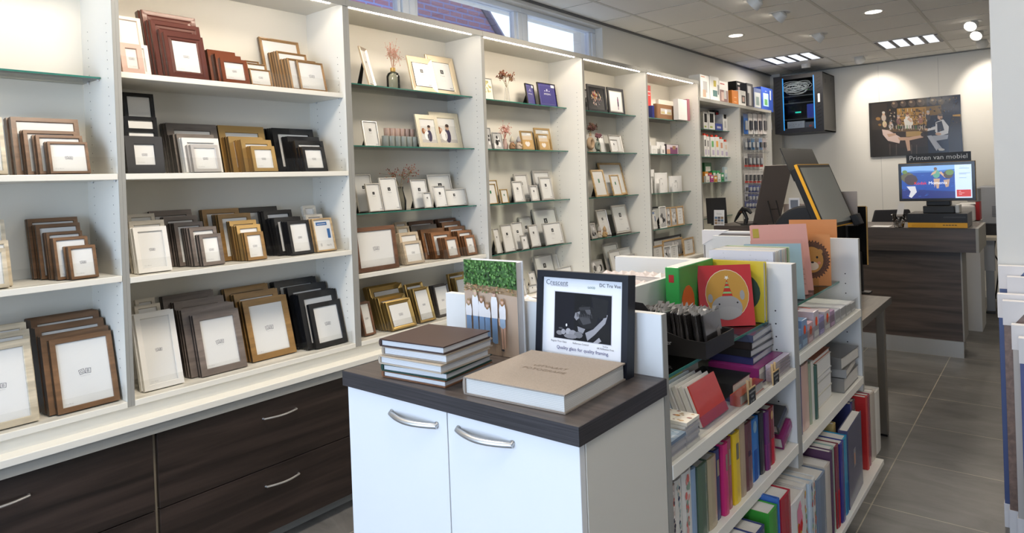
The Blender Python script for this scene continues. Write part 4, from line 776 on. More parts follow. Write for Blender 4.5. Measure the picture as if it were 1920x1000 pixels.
for k in range(15):
    cx = random.uniform(wL+.09, wR-.14); cz = random.uniform(rz1-.2, rz1-.11); rr = random.uniform(.05, .085); ph = random.uniform(0, 6)
    q.tube([(cx+rr*1.6*math.cos(a*.42+ph)*(1+.05*a/6), YR+.035+.012*math.sin(a+k)+k*.002, cz+rr*.65*math.sin(a*.42+ph)) for a in range(16)], .0035, (.72, .73, .70), 5)
rp('network_cables', q, SATIN)
for zz in (rz0+.17, rz0+.38, rz0+.47): rp('rack_shelf', MB().box(rx0+.05, rx1-.05, YR+.06, 9.35, zz, zz+.012, (.06, .065, .07)), SATIN)
rp('blue_unit', MB().box(wR-.11, wR-.03, YR+.08, YR+.3, rz0+.185, rz0+.36, (.03, .06, .4)), SATIN)
rp('patch_panel', MB().box(wL+.03, wR-.03, YR+.10, YR+.25, rz0+.53, rz0+.57, (.04, .04, .05)).box(wR-.14, wR-.08, YR+.098, YR+.10, rz0+.545, rz0+.552, (.1, .6, .05)), SATIN)
rp('status_light', MB().box(wL+.13, wL+.20, YR+.05, YR+.052, rz0+.255, rz0+.272), mat('green led', (0, .3, .2), emit=(.02, .8, .55), estr=.8))
q = MB().box(wL+.03, wL+.24, YR+.04, YR+.24, rz0+.012, rz0+.15, (.42, .44, .48))
for k in range(60): xx = wL+.05+random.random()*.16; zz = rz0+.07+random.random()*.06; q.box(xx, xx+.004, YR+.0385, YR+.04, zz, zz+.004, (.12, .12, .14))
rp('white_device', q, SATIN); rp('small_device', MB().box(wR-.13, wR-.02, YR+.05, YR+.24, rz0+.012, rz0+.13, (.14, .15, .18)).box(wR-.08, wR-.05, YR+.049, YR+.05, rz0+.07, rz0+.09, (.5, .1, .08)), SATIN)
tag(MB().lathe([(.05, -.05), (.055, 0)], (.7, .69, .66), (0, 0, 0), 16).build('smoke_detector', SATIN, smooth=True), 'small round white detector on the ceiling above the server rack', 'detector').location = (-2.38, 8.85, CZ)

# ================================================================== bar scene print on the back wall
def uvp(x, y):
    u = (x-99)/626; return u, 1-(y-(120-60*u))/(365+5*u)
px0, px1, pz0, pz1 = -1.808, -.835, 1.703, 2.392; PY = 9.47
t = thing('wall_picture', 'wide glossy print of people in a bar on the back wall', 'picture', (px0, PY, pz0))
pic = MB(); pic.n = 0
def pp(pts, c):
    c = tuple(v*.72 for v in c)
    pic.n += 1; k = -.0002*pic.n*.1-.0005
    pic.poly([((u)*(px1-px0), k, v*(pz1-pz0)) for u, v in (uvp(*p) for p in pts)], c)
def pe(x, y, rx, ry, c, n=10): pp([(x+rx*math.cos(6.283*k/n), y+ry*math.sin(6.283*k/n)) for k in range(n)], c)
MB().box(0, px1-px0, 0, .02, 0, pz1-pz0, (.02, .02, .02)).build('panel', GLOSS, t)
pp([(99, 120), (722, 60), (730, 430), (113, 485)], (.022, .018, .016))
pp([(505, 82), (722, 61), (730, 430), (505, 442)], (.012, .02, .045))
pp([(300, 155), (500, 140), (500, 255), (300, 270)], (.34, .19, .05)); pp([(500, 140), (600, 130), (600, 190), (500, 200)], (.20, .12, .04)); pp([(672, 190), (722, 185), (722, 232), (672, 238)], (.35, .2, .04))
for y in (205, 240): pp([(300, y), (500, y-12), (500, y-8), (300, y+5)], (.05, .03, .02))
random.seed(31)
for k in range(26): x = 312+random.random()*180; y = 200 if k % 2 else 168; pp([(x, y-14), (x+5, y-14), (x+5, y+6), (x, y+6)], random.choice([(.4, .3, .2), (.1, .06, .03), (.5, .42, .3), (.12, .12, .08)]))
for x, y, r in ((285, 128, 24), (345, 122, 22), (405, 118, 26), (465, 112, 28), (550, 105, 24), (600, 108, 20)): pe(x, y, r, r, (.08, .06, .05)); pe(x-6, y-8, r*.4, r*.3, (.3, .22, .15))
pp([(120, 130), (230, 120), (230, 300), (120, 300)], (.035, .026, .02)); pe(165, 225, 18, 12, (.3, .16, .05)); pe(175, 265, 12, 8, (.25, .13, .04))
pp([(230, 290), (500, 280), (520, 300), (230, 310)], (.12, .07, .03)); pp([(230, 310), (500, 300), (500, 400), (230, 420)], (.03, .02, .018))
pe(440, 318, 40, 18, (.4, .26, .09)); pp([(358, 306), (436, 300), (436, 336), (358, 340)], (.38, .25, .10))
SK = (.55, .36, .26)
for x, y, c in ((205, 195, (.6, .55, .48)), (255, 250, (.35, .33, .33)), (310, 215, (.35, .3, .3)), (372, 200, (.18, .08, .05)), (460, 205, (.12, .06, .04)), (512, 185, (.4, .38, .36))):
    pe(x, y+22, 17, 24, {372: (.68, .66, .62), 310: (.2, .1, .09), 460: (.3, .14, .10), 512: (.05, .05, .06), 205: (.5, .42, .36), 255: (.55, .52, .5)}[x]); pe(x, y-4, 10, 13, SK); pe(x, y-13, 11, 8, c)
pp([(345, 225), (400, 215), (410, 250), (390, 285), (355, 285)], (.68, .66, .62)); pp([(380, 210), (405, 235), (395, 245), (370, 225)], SK)
for k in range(14): x = 290+k*15; pp([(x, 262), (x+5, 262), (x+6, 290), (x-1, 290)], random.choice([(.3, .25, .2), (.1, .2, .08), (.4, .35, .3)]))
# reclining woman
pe(210, 260, 16, 22, (.62, .5, .3)); pe(215, 268, 9, 12, SK); pp([(190, 295), (235, 300), (275, 320), (320, 345), (310, 385), (230, 370), (195, 330)], (.72, .55, .5)); pp([(300, 345), (380, 342), (470, 325), (475, 340), (385, 362), (310, 365)], SK); pp([(350, 355), (380, 358), (385, 430), (365, 435)], SK); pe(380, 438, 18, 8, (.03, .02, .02)); pe(470, 322, 12, 14, (.04, .03, .03)); pp([(225, 325), (285, 318), (290, 330), (235, 345)], SK)
# seated man
pe(590, 205, 17, 20, SK); pe(592, 192, 17, 10, (.12, .1, .09)); pp([(560, 240), (610, 220), (645, 265), (640, 310), (580, 330), (555, 300)], (.62, .64, .68)); pp([(570, 240), (600, 230), (615, 290), (570, 305)], (.03, .035, .06)); pp([(500, 285), (560, 265), (565, 285), (505, 298)], (.6, .62, .66)); pe(497, 288, 12, 7, SK)
pp([(520, 330), (640, 318), (635, 345), (560, 360), (600, 410), (580, 425), (520, 350)], (.35, .38, .45)); pp([(500, 330), (530, 325), (575, 400), (560, 425)], (.4, .43, .5)); pe(592, 415, 22, 8, (.5, .5, .5)); pp([(640, 300), (665, 200), (720, 200), (725, 425), (640, 430)], (.02, .015, .015)); pe(575, 315, 20, 9, SK)
for x in (240, 285, 390, 425): pp([(x, 390), (x+6, 390), (x+4, 465), (x-2, 465)], (.09, .07, .06))
random.seed(77)
for k in range(170):
    x = random.uniform(235, 500); y = random.uniform(165, 300)
    if 345 < x < 412 and y > 180: continue
    pe(x, y, random.uniform(2, 6), random.uniform(2, 8), random.choice([(.04, .03, .02), (.10, .06, .03), (.3, .2, .1), (.02, .02, .02), (.42, .34, .26), (.06, .03, .03)]), 6)
for k in range(60): pe(random.uniform(505, 715), random.uniform(80, 300)if k % 2 else random.uniform(80, 180), random.uniform(2, 6), random.uniform(2, 7), random.choice([(.02, .04, .10), (.03, .06, .14), (.01, .01, .02), (.14, .09, .04)]), 6)
pic.build('printed_scene', GLOSS, t)

# ================================================================== service counter
YC = 6.30; cxr = -.467
t = thing('service_counter', 'long dark oak service counter across the back of the shop', 'counter', (-1.5, YC, 0))
def cp(n, q, m, bevel=0): o = q.build(n, m, t, bevel); o.location = (1.5, -YC, 0); return o
cp('worktop', MB().box(-2.60, cxr-.02, YC+.004, 7.0, 1.03, 1.05), TOPW, .001)
cp('front_apron', MB().box(-2.60, cxr-.02, YC, YC+.02, .86, 1.05), DARKX)
cp('end_board', MB().box(cxr-.02, cxr, YC, 7.0, .86, 1.051), EDGE)
cp('lower_front', MB().box(-2.60, -.60, YC+.10, YC+.12, .13, .86), DARKX)
cp('lower_side', MB().box(-.60, -.59, YC+.10, YC+.42, .13, .86, (.30, .29, .27)), SATIN)
cp('body', MB().box(-2.60, -.61, YC+.12, YC+.42, .02, .86, (.3, .28, .26)), SATIN)
cp('kick_plate', MB().box(-2.60, -.595, YC+.085, YC+.125, 0, .13, (.5, .49, .46)), METAL)
# kiosk with sign
KY = 6.42
t = thing('printing_kiosk', 'photo printing kiosk with lit landscape screen and sign on the counter', 'photo kiosk', (-.74, KY, 1.05))
def kp(n, q, m, par=None, bevel=0): o = q.build(n, m, par or t, bevel); (setattr(o, 'location', (.74, -KY, -1.05)) if par is None else 0); return o
sx0, sx1 = x_at(1686, KY, 1.4), x_at(1829, KY, 1.4); sz0, sz1 = 1.268, 1.580
q = MB().box(sx0, sx1, KY-.015, KY+.02, sz0, sz1, (.012, .012, .015)); bz = kp('screen_bezel', q, GLOSS)
kp('rear_edge', MB().box(sx0-.003, sx1+.003, KY+.0202, KY+.034, sz0-.004, sz1+.004, (.45, .25, .05)), SATIN)
a, b, c, d = sx0+.022, sx1-.022, sz0+.02, sz1-.024; scr = MB(); scr.n = 0
def sp(pts, col):
    scr.n += 1; scr.poly([(a+(b-a)*u, KY-.0155-.00004*scr.n, c+(d-c)*v) for u, v in pts], col)
def se(u, v, ru, rv, col, n=9): sp([(u+ru*math.cos(6.283*k/n), v+rv*math.sin(6.283*k/n)) for k in range(n)], col)
sp([(0, 0), (.77, 0), (.77, 1), (0, 1)], (.015, .06, .30)); sp([(0, .82), (.77, .82), (.77, 1), (0, 1)], (.20, .38, .72)); sp([(0, .82), (.25, .86), (.5, .84), (.77, .88), (.77, .8), (0, .8)], (.06, .16, .42)); sp([(0, 0), (.77, 0), (.77, .2), (0, .3)], (.02, .03, .16))
random.seed(4)
for k in range(40): u = random.uniform(0, .72); v = random.uniform(.05, .76); sp([(u, v), (u+.04, v+.01), (u+.05, v+.02), (u+.01, v+.015)], random.choice([(.03, .12, .45), (.01, .04, .2)]))
se(.09, .66, .10, .16, (.10, .09, .04)); se(.14, .58, .10, .17, (.05, .03, .03)); sp([(.07, .38), (.2, .38), (.22, .2), (.14, .02), (.10, .06), (.13, .22)], (.55, .55, .58)); se(.05, .83, .04, .06, (.12, .2, .04))
se(.50, .90, .025, .05, (.15, .09, .06)); se(.51, .74, .055, .13, (.10, .30, .22)); sp([(.43, .7), (.45, .78), (.52, .86), (.5, .76)], (.5, .32, .2)); sp([(.47, .6), (.56, .6), (.54, .3), (.51, .3), (.5, .45), (.48, .32)], (.45, .3, .2)); sp([(.55, .78), (.63, .62), (.66, .62), (.58, .82)], (.5, .32, .2))
se(.68, .72, .07, .13, (.07, .05, .03)); se(.70, .78, .06, .09, (.12, .2, .05)); sp([(.61, .55), (.7, .58), (.68, .35), (.64, .33)], (.4, .26, .18))
sp([(.77, 0), (1, 0), (1, 1), (.77, 1)], (.55, .68, .86)); sp([(.79, .04), (.985, .04), (.985, .25), (.79, .25)], (.50, .03, .02))
for v, w in ((.88, .14), (.74, .15), (.71, .10), (.6, .1)): sp([(.83, v), (.83+w, v), (.83+w, v+.012), (.83, v+.012)], (.2, .25, .35))
def st(s_, size, u, v, col, al=0): scr.text(s_, size, (a+(b-a)*u, KY-.0155-.00004*(scr.n+8), c+(d-c)*v), (1, 0, 0), (0, 0, 1), col, align=al)
st('Kodak', .034, .19, .43, (.75, .03, .02)); st('Moments', .034, .40, .43, (.85, .88, .95)); st('Alle', .009, .82, .19, (.9, .8, .8)); st('producten', .009, .82, .145, (.9, .8, .8)); st('tonen', .009, .82, .10, (.9, .8, .8)); st('Welkom', .014, .84, .91, (.3, .4, .55))
scrm = mat('lit screen', attr=True, rough=.25); nt = scrm.node_tree; nt.links.new(nt.nodes['Attribute'].outputs['Color'], nt.nodes['Principled BSDF'].inputs['Emission Color']); nt.nodes['Principled BSDF'].inputs['Emission Strength'].default_value = .75
kp('screen_picture', scr, scrm, bz).location = (0, 0, 0)
sg0, sg1 = x_at(1698, KY, 1.6), x_at(1820, KY, 1.6)
sg = kp('sign_board', MB().box(sg0, sg1, KY+.0345, KY+.042, sz1-.01, 1.66, (.018, .018, .018)), SATIN)
MB().text('Printen van mobiel', .054, ((sg0+sg1)/2, KY+.0338, 1.607), (1, 0, 0), (0, 0, 1), (.75, .75, .74)).build('sign_lettering', PAPER, sg)
kp('stand', MB().box(-.85, -.63, KY, KY+.22, 1.165, 1.225, (.02, .02, .02)).box(-.83, -.66, KY+.04, KY+.14, 1.225, 1.30, (.02, .02, .02)).box(-.63, -.60, KY+.02, KY+.2, 1.165, 1.23, (.6, .6, .58)), SATIN, bevel=.006)
k0, k1 = x_at(1702, 6.34, 1.1), x_at(1814, 6.34, 1.1)
kb = kp('printer_unit', MB().box(k0, k1, 6.34, 6.72, 1.092, 1.165, (.013, .013, .015)).box(k1, k1+.001, 6.34, 6.72, 1.052, 1.165, (.16, .16, .17)).box(k0+.25, k0+.40, 6.338, 6.34, 1.13, 1.142, (.05, .05, .055)), SATIN, bevel=.003)
q = MB().box(k0, k1, 6.338, 6.72, 1.0515, 1.0915, (.72, .36, .02)); 
for k in range(24): q.box(k0+.03+k*.007, k0+.032+k*.007, 6.337, 6.3385, 1.058, 1.084, (.5, .25, .01))
for k in range(5): q.box(k0+.245+k*.02, k0+.26+k*.02, 6.337, 6.3385, 1.070, 1.076, (.05, .04, .02))
kp('orange_base', q, SATIN, bevel=.002)
# goblet with cellophane, papers
t = thing('gift_bucket', 'small clear bucket wrapped in cellophane on the counter left of the kiosk', 'bucket', (x_at(1686, 6.38, 1.05), 6.38, 1.0505))
lathe_obj('bucket', [(.001, .004), (.035, 0), (.05, .11), (.048, .11), (.033, .005)], glass_mat('grey plastic', (.75, .74, .73), .9), t)
random.seed(2); q = MB()
for k in range(46):
    a = random.random()*6.28; r = .044; z = random.uniform(.004, .10); p = Vector((r*math.cos(a)*(1 if z > .05 else .75), r*math.sin(a)*(1 if z > .05 else .75), z)); q.add([p+Vector((random.uniform(-.018, .018), random.uniform(-.018, .018), max(-z, random.uniform(-.016, .02)))) for _ in range(3)], [(0, 1, 2)], (.7, .68, .66))
q.build('cellophane', GLOSS, t); MB().prism([(-.02, 0, .09), (.03, 0, .09), (.045, .01, .2), (.0, .01, .2)], (0, .001, 0), (.78, .76, .74)).build('card', PAPER, t)
x = x_at(1652, 6.4, 1.05); tag(MB().box(x-.07, x+.07, -.05, .09, 0, .004, (.75, .75, .75)).build('paper_sheets', PAPER), 'loose white sheets on the counter left of the kiosk', 'paper').location = (0, 6.40, 1.0505)
# clutter of screens and boards on the counter
def board(name, label, cat, base, w, h, az, lean, t_=.015, col=BK, edge=None, m=SATIN, side=None):
    """upright board: az = compass direction its face looks to (0 = +x, -90 = -y), leaning back"""
    o = thing(name, label, cat, base, (0, -math.radians(lean), math.radians(az)))
    if lean < 0: pass
    MB().box(-t_, 0, -w/2, w/2, 0, h, col).build('panel', m, o, bevel=.002)
    return o
zc = 1.0505
# laptop back, leaflet holder
b = at(1343, 423, 1, 6.55); t = board('tablet_screen', 'black upright screen at the left end of the counter', 'screen', (x_at(1345, 6.62, 1.1), 6.62, zc), .20, .27, -60, 14, .012)
MB().box(-.10, -.06, -.05, .05, 0, .04, BK).build('foot', SATIN, t); 
t = board('leaflet_holder', 'small white leaflet with photos standing at the left end of the counter', 'leaflet', (x_at(1348, 6.36, 1.1), 6.36, zc), .105, z_at(394, x_at(1348, 6.36, 1.1), 6.36)-zc, -90, 5, .004, (.78, .78, .77))
q = MB(); random.seed(3)
for i in range(3):
    for k in range(3): q.box(0.0003, .0006, -.045+.031*i, -.018+.031*i, .012+.026*k, .034+.026*k, random.choice([(.1, .1, .12), (.3, .2, .12), (.12, .2, .3), (.45, .4, .35)]))
q.text('foto', .03, (.0006, 0, .105), (0, 1, 0), (0, 0, 1), (.4, .4, .4)); q.build('leaflet_print', PAPER, t)
xb = x_at(1398, 6.45, 1.1)
t = thing('barcode_scanner', 'black barcode scanner in its stand on the counter', 'scanner', (xb, 6.45, zc), (0, 0, math.radians(-10)))
MB().lathe([(.05, 0), (.05, .008), (.02, .014), (.012, .06)], (.015, .015, .015), (0, 0, 0), 18).build('stand', SATIN, t, smooth=True)
MB().tube([(.0, 0, .02), (.015, 0, .06), (0, 0, .10), (-.02, 0, .13)], [.018, .016, .017, .02], (.015, .015, .016), 10).build('handle', SATIN, t, smooth=True)
MB().tube([(.06, 0, .115), (.03, 0, .15), (-.02, 0, .155), (-.06, 0, .12), (-.10, 0, .06), (-.12, 0, .03)], [.014, .024, .026, .018, .013, .006], (.015, .015, .016), 12).box(-.055, -.03, -.019, .019, .125, .133, (.55, .15, .02)).build('scan_head', SATIN, t, smooth=True)
MB().tube([(-.12, 0, .03), (-.10, .05, .008), (-.02, .09, .006), (.12, .03, .006), (.2, .06, .006)], .004, BK, 6).build('cord', SATIN, t)
# easel board seen from behind
t = board('easel_board', 'brown grey board on an easel, seen from behind, on the counter', 'picture board', (x_at(1436, 6.72, 1.08), 6.72, zc+.004), .33, .60, 150, 19, .012, (.13, .11, .10))
fx, fz = -.16*math.cos(math.radians(19)), .16*math.sin(math.radians(19))
MB().tube([(-.018, -.05, .24), (fx, -.05, fz)], .006, BK, 6).tube([(-.018, .05, .24), (fx, .05, fz)], .006, BK, 6).tube([(-.07, -.05, .17), (-.07, .05, .17)], .004, BK, 6).build('easel_legs', SATIN, t)
t = board('small_photo_frame', 'small white frame between the easel board and the orange edged screen', 'photo frame', (x_at(1489, 6.9, 1.2), 6.9, zc), .10, .24, -80, 6, .01, (.6, .62, .66)); MB().box(.0005, .001, -.035, .035, .14, .22, (.04, .04, .05)).build('printed_photo', GLOSS, t)
t = board('wood_panel', 'pinkish brown panel behind the rounded foot of the touch screen', 'board', (x_at(1490, 6.9, 1.2), 6.93, zc), .24, .18, -88, 3, .01, (.30, .24, .21))
# ================================================================== office corner behind the counter
def w_(px, py, Y): return at(px, py, 1, Y)
t = thing('copier', 'tall white office copier behind the right end of the counter', 'copier', (-.82, 8.05, 0))
q = MB().box(-.27, .16, 0, .55, .10, .93, (.66, .66, .65)); q.build('body', SATIN, t, bevel=.01)
for z0, z1 in ((.12, .36), (.37, .60), (.61, .90)): d = MB().box(.161, .168, .03, .52, z0, z1, (.70, .70, .69)).build('paper_drawer', SATIN, t, bevel=.004); MB().box(.168, .176, .22, .33, z1-.05, z1-.035, (.2, .2, .2)).build('handle', SATIN, d)
MB().box(-.27, .12, -.004, 0, .12, .9, (.64, .64, .63)).build('side_cover', SATIN, t)
MB().box(-.25, .14, .02, .5, .931, 1.12, (.68, .68, .67)).build('scanner_head', SATIN, t, bevel=.02)
MB().box(.05, .22, .05, .35, 1.12, 1.16, (.7, .7, .69)).build('paper_feeder', SATIN, t, bevel=.01)
for sx in (-.22, .12):
    for sy in (.05, .5): MB().tube([(sx-.015, sy, .045), (sx+.015, sy, .045)], .045, BK, 14).build('wheel', BLACK, t)
dx = x_at(1858, 8.5, .1)
t = thing('sit_stand_desk', 'white desk with telescopic legs behind the copier', 'desk', (dx, 8.5, 0)); zt2 = z_at(446, dx, 8.45)
MB().box(-.10, 1.6, -.05, .75, zt2-.03, zt2, (.62, .58, .5)).build('desk_top', SATIN, t)
for lx in (0, 1.4):
    l = MB().box(lx-.045, lx+.045, 0, .07, zt2-.35, zt2-.03, (.40, .42, .45)).build('leg', SATIN, t); MB().box(lx-.035, lx+.035, .008, .062, .02, zt2-.35, (.33, .35, .38)).build('lower_tube', SATIN, l); MB().box(lx-.04, lx+.04, -.05, .6, 0, .02, (.05, .05, .05)).build('foot', SATIN, l)
MB().tube([(.04, .3, zt2-.03), (.02, .28, zt2-.2), (.07, .3, zt2-.3), (.02, .32, .1)], .008, BK, 6).build('cable', SATIN, t)
t = thing('large_printer', 'large light grey printer on the desk at the back', 'printer', (dx+.02, 8.75, zt2)); hp = z_at(350, dx, 8.75)-zt2
MB().box(-.12, .5, 0, .5, .12, hp, (.34, .36, .40)).build('body', SATIN, t, bevel=.01)
q = MB()
for k in range(8): q.box(.0, .45, -.002, 0, .2+.015*k, .208+.015*k, (.16, .17, .19))
q.build('vent_grille', SATIN, t)
MB().box(-.1, .5, -.02, .5, .001, .12, (.02, .02, .022)).build('black_base', SATIN, t, bevel=.004)
t = thing('compact_printer', 'white photo printer with red side behind the kiosk', 'printer', (-.60, 7.5, 0)); 
MB().box(-.22, .05, 0, .42, 0, 1.02, (.6, .6, .59)).build('cabinet', SATIN, t); MB().box(-.20, .02, .02, .38, 1.021, 1.17, (.66, .66, .66)).build('body', SATIN, t, bevel=.02)
MB().box(.0205, .05, .1, .3, 1.03, 1.20, (.5, .03, .03)).build('red_cover', SATIN, t); MB().box(-.05, .045, .15, .4, 1.20, 1.33, (.3, .31, .33)).build('grey_unit', SATIN, t, bevel=.01)
xo = x_at(1676, 7.6, 1.15); t = thing('office_chair', 'black office chair whose back shows above the counter', 'chair', (xo, 7.6, 0), (0, 0, .5))
q = MB(); q.prism([(-.21, 0, .55), (.21, 0, .55), (.23, .02, .9), (.16, .04, 1.13), (-.16, .04, 1.13), (-.23, .02, .9)], (0, .03, 0), (.02, .02, .024)); q.build('backrest', CLOTH, t, bevel=.01)
MB().box(-.24, .24, -.46, -.02, .44, .50, BK).build('seat', CLOTH, t, bevel=.02); MB().tube([(0, -.22, .44), (0, -.22, .08)], .03, BK, 10).build('gas_column', SATIN, t)
for k in range(5): a = k*1.2566; MB().tube([(0, -.22, .08), (.26*math.cos(a), -.22+.26*math.sin(a), .05)], [.025, .015], BK, 8).ball((.26*math.cos(a), -.22+.26*math.sin(a), .03), .03, BK).build('leg', SATIN, t)
# ================================================================== gondola in the middle of the shop
GX0, GX1, GS = -1.39, -.70, -1.03
PY_ = [1.38, 2.375, 3.345]; GT = 1.228
t1 = thing('gondola_unit', 'white double-sided shelf unit, near bay holding binders and greeting cards', 'shelving', (GX1, 1.88, 0), group='gondola shelf units')
t2 = thing('gondola_unit', 'white double-sided shelf unit, far bay holding pink and orange albums', 'shelving', (GX1, 2.86, 0), group='gondola shelf units')
def gp(t, n, q, m, bevel=0): o = q.build(n, m, t, bevel); o.location = -t.location; return o
def gpanel(t, y, holes):
    zb = .53 if 2 < y else 0
    q = MB().box(GX0, GX1-.002, y, y+.024, zb, GT, GREY, 0).box(GX1-.002, GX1, y, y+.024, zb, GT, GREY, 1)
    if zb: q.box(GX0, GS-.0005, y, y+.024, 0, zb, GREY, 0)
    for f, yy in ((-1, y-.0004), (1, y+.0244)):
        if f in holes:
            z = .3
            while z < 1.1:
                for hx in (GX1-.06, GX1-.26): q.add([(hx+.003*math.cos(k*math.pi/3), yy, z+.003*math.sin(k*math.pi/3)) for k in range(6)], [tuple(range(6))], (0, 0, 0), 2)
                z += .045
    return gp(t, 'end_panel', q, [MELW, EDGE, BLACK])
gpanel(t1, 1.38, (1,)); gpanel(t1, 2.3505, (-1,)); gpanel(t2, 2.375, (1,)); gpanel(t2, 3.345, (-1,))
for t, a, b, L in ((t1, 1.4045, 2.350, ((1.03, 'g'), (.875, 'w'), (.617, 'w'))), (t2, 2.3995, 3.3445, ((1.03, 'g'), (.907, 'w'), (.60, 'w')))):
    gp(t, 'spine_board', MB().box(GS-.018, GS, a, b, .02, 1.20), MELW)
    for z, k in L:
        if k == 'g': gp(t, 'glass_shelf', MB().box(GS+.001, -.786, a+.003, b-.003, z-.008, z, m=0).box(-.786, -.7845, a+.003, b-.003, z-.008, z, m=1), [GLASS, GEDGE])
        else:
            gp(t, 'shelf_board', MB().box(GS+.001, GX1+.002, a+.001, b-.001, z-.034, z), MEL, .0015)
            if z > .7: gp(t, 'acrylic_lip', MB().box(GX1-.010, GX1-.008, a+.005, b-.005, z+.0005, z+.055), ACRYL)
    gp(t, 'rear_glass_shelf', MB().box(GX0+.02, GS-.02, a+.003, b-.003, .94, .948, m=0).box(GX0+.018, GX0+.02, a+.003, b-.003, .94, .948, m=1), [GLASS, GEDGE])
    gp(t, 'bottom_board', MB().box(GX0-.05, -.631, a-.0245 if t is t1 else a, b+(.0245 if t is t2 else .02), .203, .225), MEL, .0015)
    gp(t, 'plinth_box', MB().box(GX0+.03, -.76, a, b, 0, .203, (.5, .5, .48)), SATIN)
# ---- books
def book_mesh(w, h, t, cover, pages, key={}):
    k = (round(w, 3), round(h, 3), round(t, 3), cover, pages)
    if k in key: return key[k]
    c = .0028; q = MB()
    q.prism([(0, -t/2, 0), (.003, -t*.2, 0), (.003, t*.2, 0), (0, t/2, 0), (-.004, t/2-.0001, 0), (-.004, -t/2+.0001, 0)], (0, 0, h), cover)
    q.box(-w, -.003, -t/2, -t/2+c, 0, h, cover).box(-w, -.003, t/2-c, t/2, 0, h, cover)
    p = MB().box(-w+.004, -.004, -t/2+c, t/2-c, .004, h-.004, pages)
    n = max(3, int(t/.004))
    for i in range(n): yy = -t/2+c+(t-2*c)*(i+.5)/n; p.box(-w+.0037, -.005, yy-.0002, yy+.0002, .0037, h-.0037, tuple(x*.72 for x in pages))
    key[k] = (q.mesh('cover', GLOSS), p.mesh('pages', PAPER)); return key[k]
PG = (.72, .69, .64)
def book(name, label, cat, loc, w, h, t, cover, rot=0, group=None, flat=False, lean=0, pages=PG, tilt=0, m=None, art=None):
    e = (math.radians(90) if flat else math.radians(tilt), math.radians(lean), math.radians(rot))
    o = thing(name, label, cat, (loc[0], loc[1], loc[2]+(t/2 if flat else 0)), e, group); c, p = book_mesh(w, h, t, cover, pages)
    oc = link('cover', c, o); link('pages', p, o)
    if m: oc.material_slots[0].link = 'OBJECT'; oc.material_slots[0].material = m
    if art: q = MB(); art(q, w, h, t); q.build('cover_print', PAPER, o)
    return o
def sp_label(c, v0=.62, v1=.85, f=.8):
    def a(q, w, h, t): q.poly([(.0034, -t*.5*f*.45, h*v0), (.0034, t*.5*f*.45, h*v0), (.0034, t*.5*f*.45, h*v1), (.0034, -t*.5*f*.45, h*v1)], c)
    return a
def half(c, v=.5, lab=None):
    def a(q, w, h, t):
        q.box(.0001, .0034, -t*.2, t*.2, 0, h*v, c).box(-.004, .0005, -t*.5-.0002, t*.5+.0002, 0, h*v, c); q.box(-w-.0002, -.003, -t/2-.0002, -t/2+.0028, 0, h*v, c)
        if lab: q.add([(.0037, .2*t*math.cos(k*.785), h*.87+.2*t*1.3*math.sin(k*.785)) for k in range(8)], [tuple(range(8))], lab)
    return a
def flowers(cols, n=40, seed=1, shape=6):
    def a(q, w, h, t):
        random.seed(seed)
        for k in range(n):
            r = random.uniform(.08, .2)*t; v = random.uniform(r*1.4, h-r*1.4); u = random.uniform(-.16, .16)*t; c = random.choice(cols)
            q.poly([(.0034+.00002*k, u+r*math.cos(6.283*i/shape)*.8, v+r*1.2*math.sin(6.283*i/shape)) for i in range(shape)], c)
            vv = random.uniform(r*1.4, h-r*1.4); uu = -random.uniform(.05, .95)*w
            q.poly([(uu+r*math.cos(6.283*i/shape), -t/2-.0002-.00001*k, vv+r*math.sin(6.283*i/shape)) for i in range(shape)][::-1], c)
    return a
def row(X, z, depth, items, where, group, last=None):
    n = 0
    for it in items:
        p0, p1, pt, col, words = it[:5]; art = it[5] if len(it) > 5 else None; n += 1
        h = .2
        for _ in range(5):
            zt_ = z+h; y0, y1 = y_at(p0, X, zt_), y_at(p1, X, zt_); h = z_at(pt, X, (y0+y1)/2)-z
        if last is not None: y0 = max(y0, last+.0006)
        y1 = max(y1, y0+.006); last = y1; t = y1-y0; h = max(.05, h)
        random.seed(n*7); dx = random.uniform(-.008, .002)
        book('album', '%s, %s' % (words, where), 'album', (X+dx, (y0+y1)/2, z+.0005), min(depth, h*1.02, X+dx-GS-.004), h, t, col, group=group, art=art)
    return last
NAVY = (.035, .05, .15)
